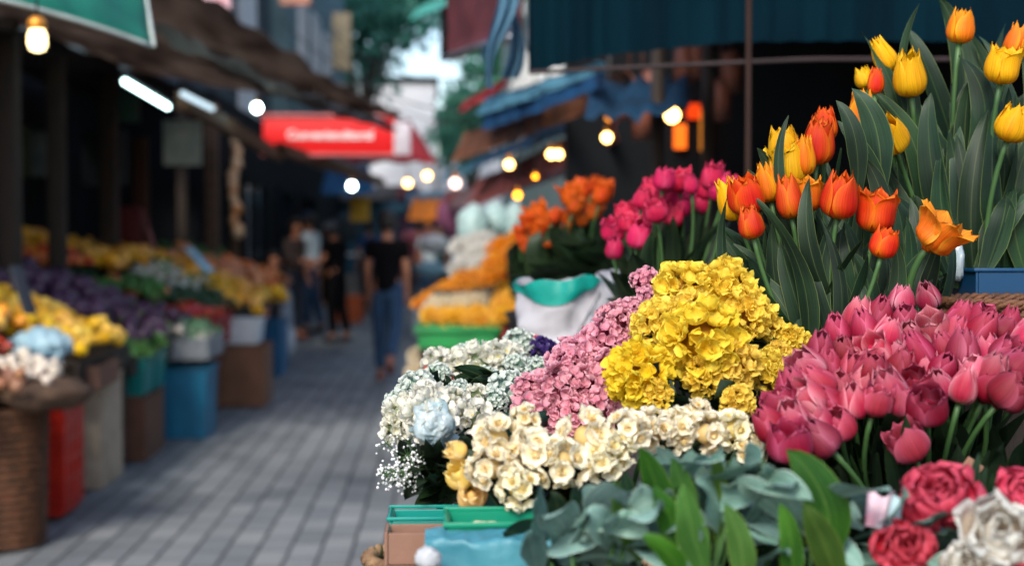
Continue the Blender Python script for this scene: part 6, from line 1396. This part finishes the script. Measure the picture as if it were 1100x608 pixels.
leafclump('blue_leaf_bunch', 'pale blue green leaves right of the big bright leaf', 'foliage', blue(20, 800, 930, 540, 625, 1.25, 1.38) + [FL(792, 512, 850, 560, 17, 1.27), FL(830, 520, 870, 575, 15, 1.26)], LEAFB, P(870, 690, 1.22))
leafclump('dark_leaf_bunch', 'dark green leaves deep between the foreground foliage', 'foliage', blue(50, 590, 960, 560, 640, 1.34, 1.46, (14, 24), (50, 100)), LEAF, P(780, 700, 1.32))
leafclump('dark_leaf_bunch', 'dark green rounded leaves in front of the cream narcissus', 'foliage', [FL(616, 522, 640, 580, 17, 1.34), FL(592, 528, 600, 580, 13, 1.32), FL(650, 530, 660, 590, 14, 1.34), FL(636, 545, 660, 600, 14, 1.32), FL(672, 505, 690, 590, 12, 1.34)], LEAF, P(640, 690, 1.34))

# right corner blooms
def rose_head(name, body, edge, seed, mat=PETAL):
    mb = MB(); rn = random.Random(seed)
    for (rk, n, cl, hh) in ((1.0, 6, .0, .9), (.82, 6, .12, 1.0), (.64, 5, .2, 1.0), (.46, 4, .3, 1.0), (.28, 3, .4, .98)):
        for k in range(n):
            th0 = 2 * pi * k / n + rn.uniform(-.3, .3); sd = rn.uniform(0, 99); c_ = cl + rn.uniform(-.2, .12); H_ = .05 * hh * rn.uniform(.85, 1.05); A_ = 1.5 * pi / n * rn.uniform(.9, 1.15)
            def fn(u, v):
                s = u * 2 - 1; r_ = .034 * rk * (sin(min(1, v / .5) * pi / 2) ** .7) * (1 - c_ * max(0, v - .5) * 2); w = (.6 + .4 * sin(pi * min(v, .5))) if v < .5 else max(.08, (1 - ((v - .5) / .5) ** 3) ** .5)
                r_ *= 1 + .42 * noise.noise(V((s * 1.6 + sd, v * 2, sd))); th = th0 + s * w * A_
                return V((r_ * cos(th), r_ * sin(th), H_ * (v * .95 - .06 * s * s * v + .14 * v * noise.noise(V((s * 2.5, sd, 1)))))), mixc(body, edge, max(0, v - .6) * 1.6 + abs(s) ** 3 * .5)
            mb.grid(fn, 8, 8)
    return mb.mesh(name, mat)
RPK = rose_head('pink_peony_head', L3(202, 30, 66), L3(232, 96, 124), 3); RWH = rose_head('white_peony_head', L3(214, 200, 176), L3(226, 230, 226), 4, PETALW)
for (me, nm, px, py, r, d, ln, lb) in ((RPK, 'pink_peony', 1003, 545, 37, 1.32, V((-.1, -.6, .8)), 'full crimson pink double bloom in the lower right corner'), (RPK, 'pink_peony', 975, 590, 28, 1.28, V((-.3, -.7, .6)), 'crimson double bloom cut by the bottom edge'), (RPK, 'pink_peony', 1088, 535, 25, 1.34, V((.2, -.6, .8)), 'pink double bloom at the right edge above the white one'),
                                   (RWH, 'white_peony', 1068, 578, 38, 1.26, V((-.1, -.8, .6)), 'white double bloom with brown heart in the bottom right corner'), (RWH, 'white_peony', 1030, 604, 22, 1.24, V((-.1, -.8, .5)), 'small white bloom between the crimson and the big white one'), (RPK, 'pink_peony', 960, 562, 16, 1.34, V((-.7, -.4, .5)), 'small crimson bud left of the full crimson bloom'), (RPK, 'pink_peony', 1098, 606, 20, 1.24, V((.2, -.7, .5)), 'pink bloom at the bottom right corner')):
    head_flower(nm, me, px, py + 8, r, d, lb, 'flower', P(1020 + .3 * (px - 1020), 690, d + .06), .034, 'double blooms in the lower right corner', nleaf=2, lm=LEAFB, lw=.014, lean=ln)
for k, (px, py, w, h_, mt, lb) in enumerate(((940, 548, 22, 36, surf('pink_paper', (214, 150, 170), .6, (190, 206, 216), scale=30), 'pale pink and blue wrapping paper left of the crimson bloom'), (962, 552, 18, 34, surf('blue_paper', (160, 196, 208), .6, (190, 214, 220), scale=20), 'pale blue wrapping paper fold left of the crimson bloom'))):
    q = MB(); d = 1.3; c = P(px, py + h_ / 2, d); wv, hv_ = w / FPX * d, h_ / FPX * d
    for off in (0, .0015): q.grid(lambda u, v: (c + R * ((u - .5) * wv * (1 + .4 * v) + .006 * v) + V((0, 0, hv_ * v * (1 + .1 * sin(u * 9)))) + F * (off + .006 * sin(u * 7 + k * 2)), (1, 1, 1)), 10, 8)
    tag(q.build('wrapping_paper', mt, origin=tuple(c)), lb, 'paper')
leafclump('blue_leaf_bunch', 'blue green leaves around the crimson blooms at the lower right', 'foliage', blue(16, 930, 1100, 585, 640, 1.26, 1.36), LEAFB, P(1010, 690, 1.36))
leafclump('tulip_foliage', 'thick green cut stems and leaves standing at the right above the white bloom', 'foliage', [FL(1052, 485, 1046, 560, 6, 1.42), FL(1066, 508, 1058, 560, 5, 1.42), FL(1060, 500, 1052, 570, 5, 1.43)], LEAF, P(1050, 600, 1.44))
for k, (px, py, d) in enumerate(((770, 640, 1.22), (1020, 670, 1.34))):
    c = P(px, py, d); bucket(['dark bucket of foreground leaves in the centre', 'dark bucket of crimson blooms at the lower right'][k], (c.x, c.y + .02, 1.052), .09, .08)
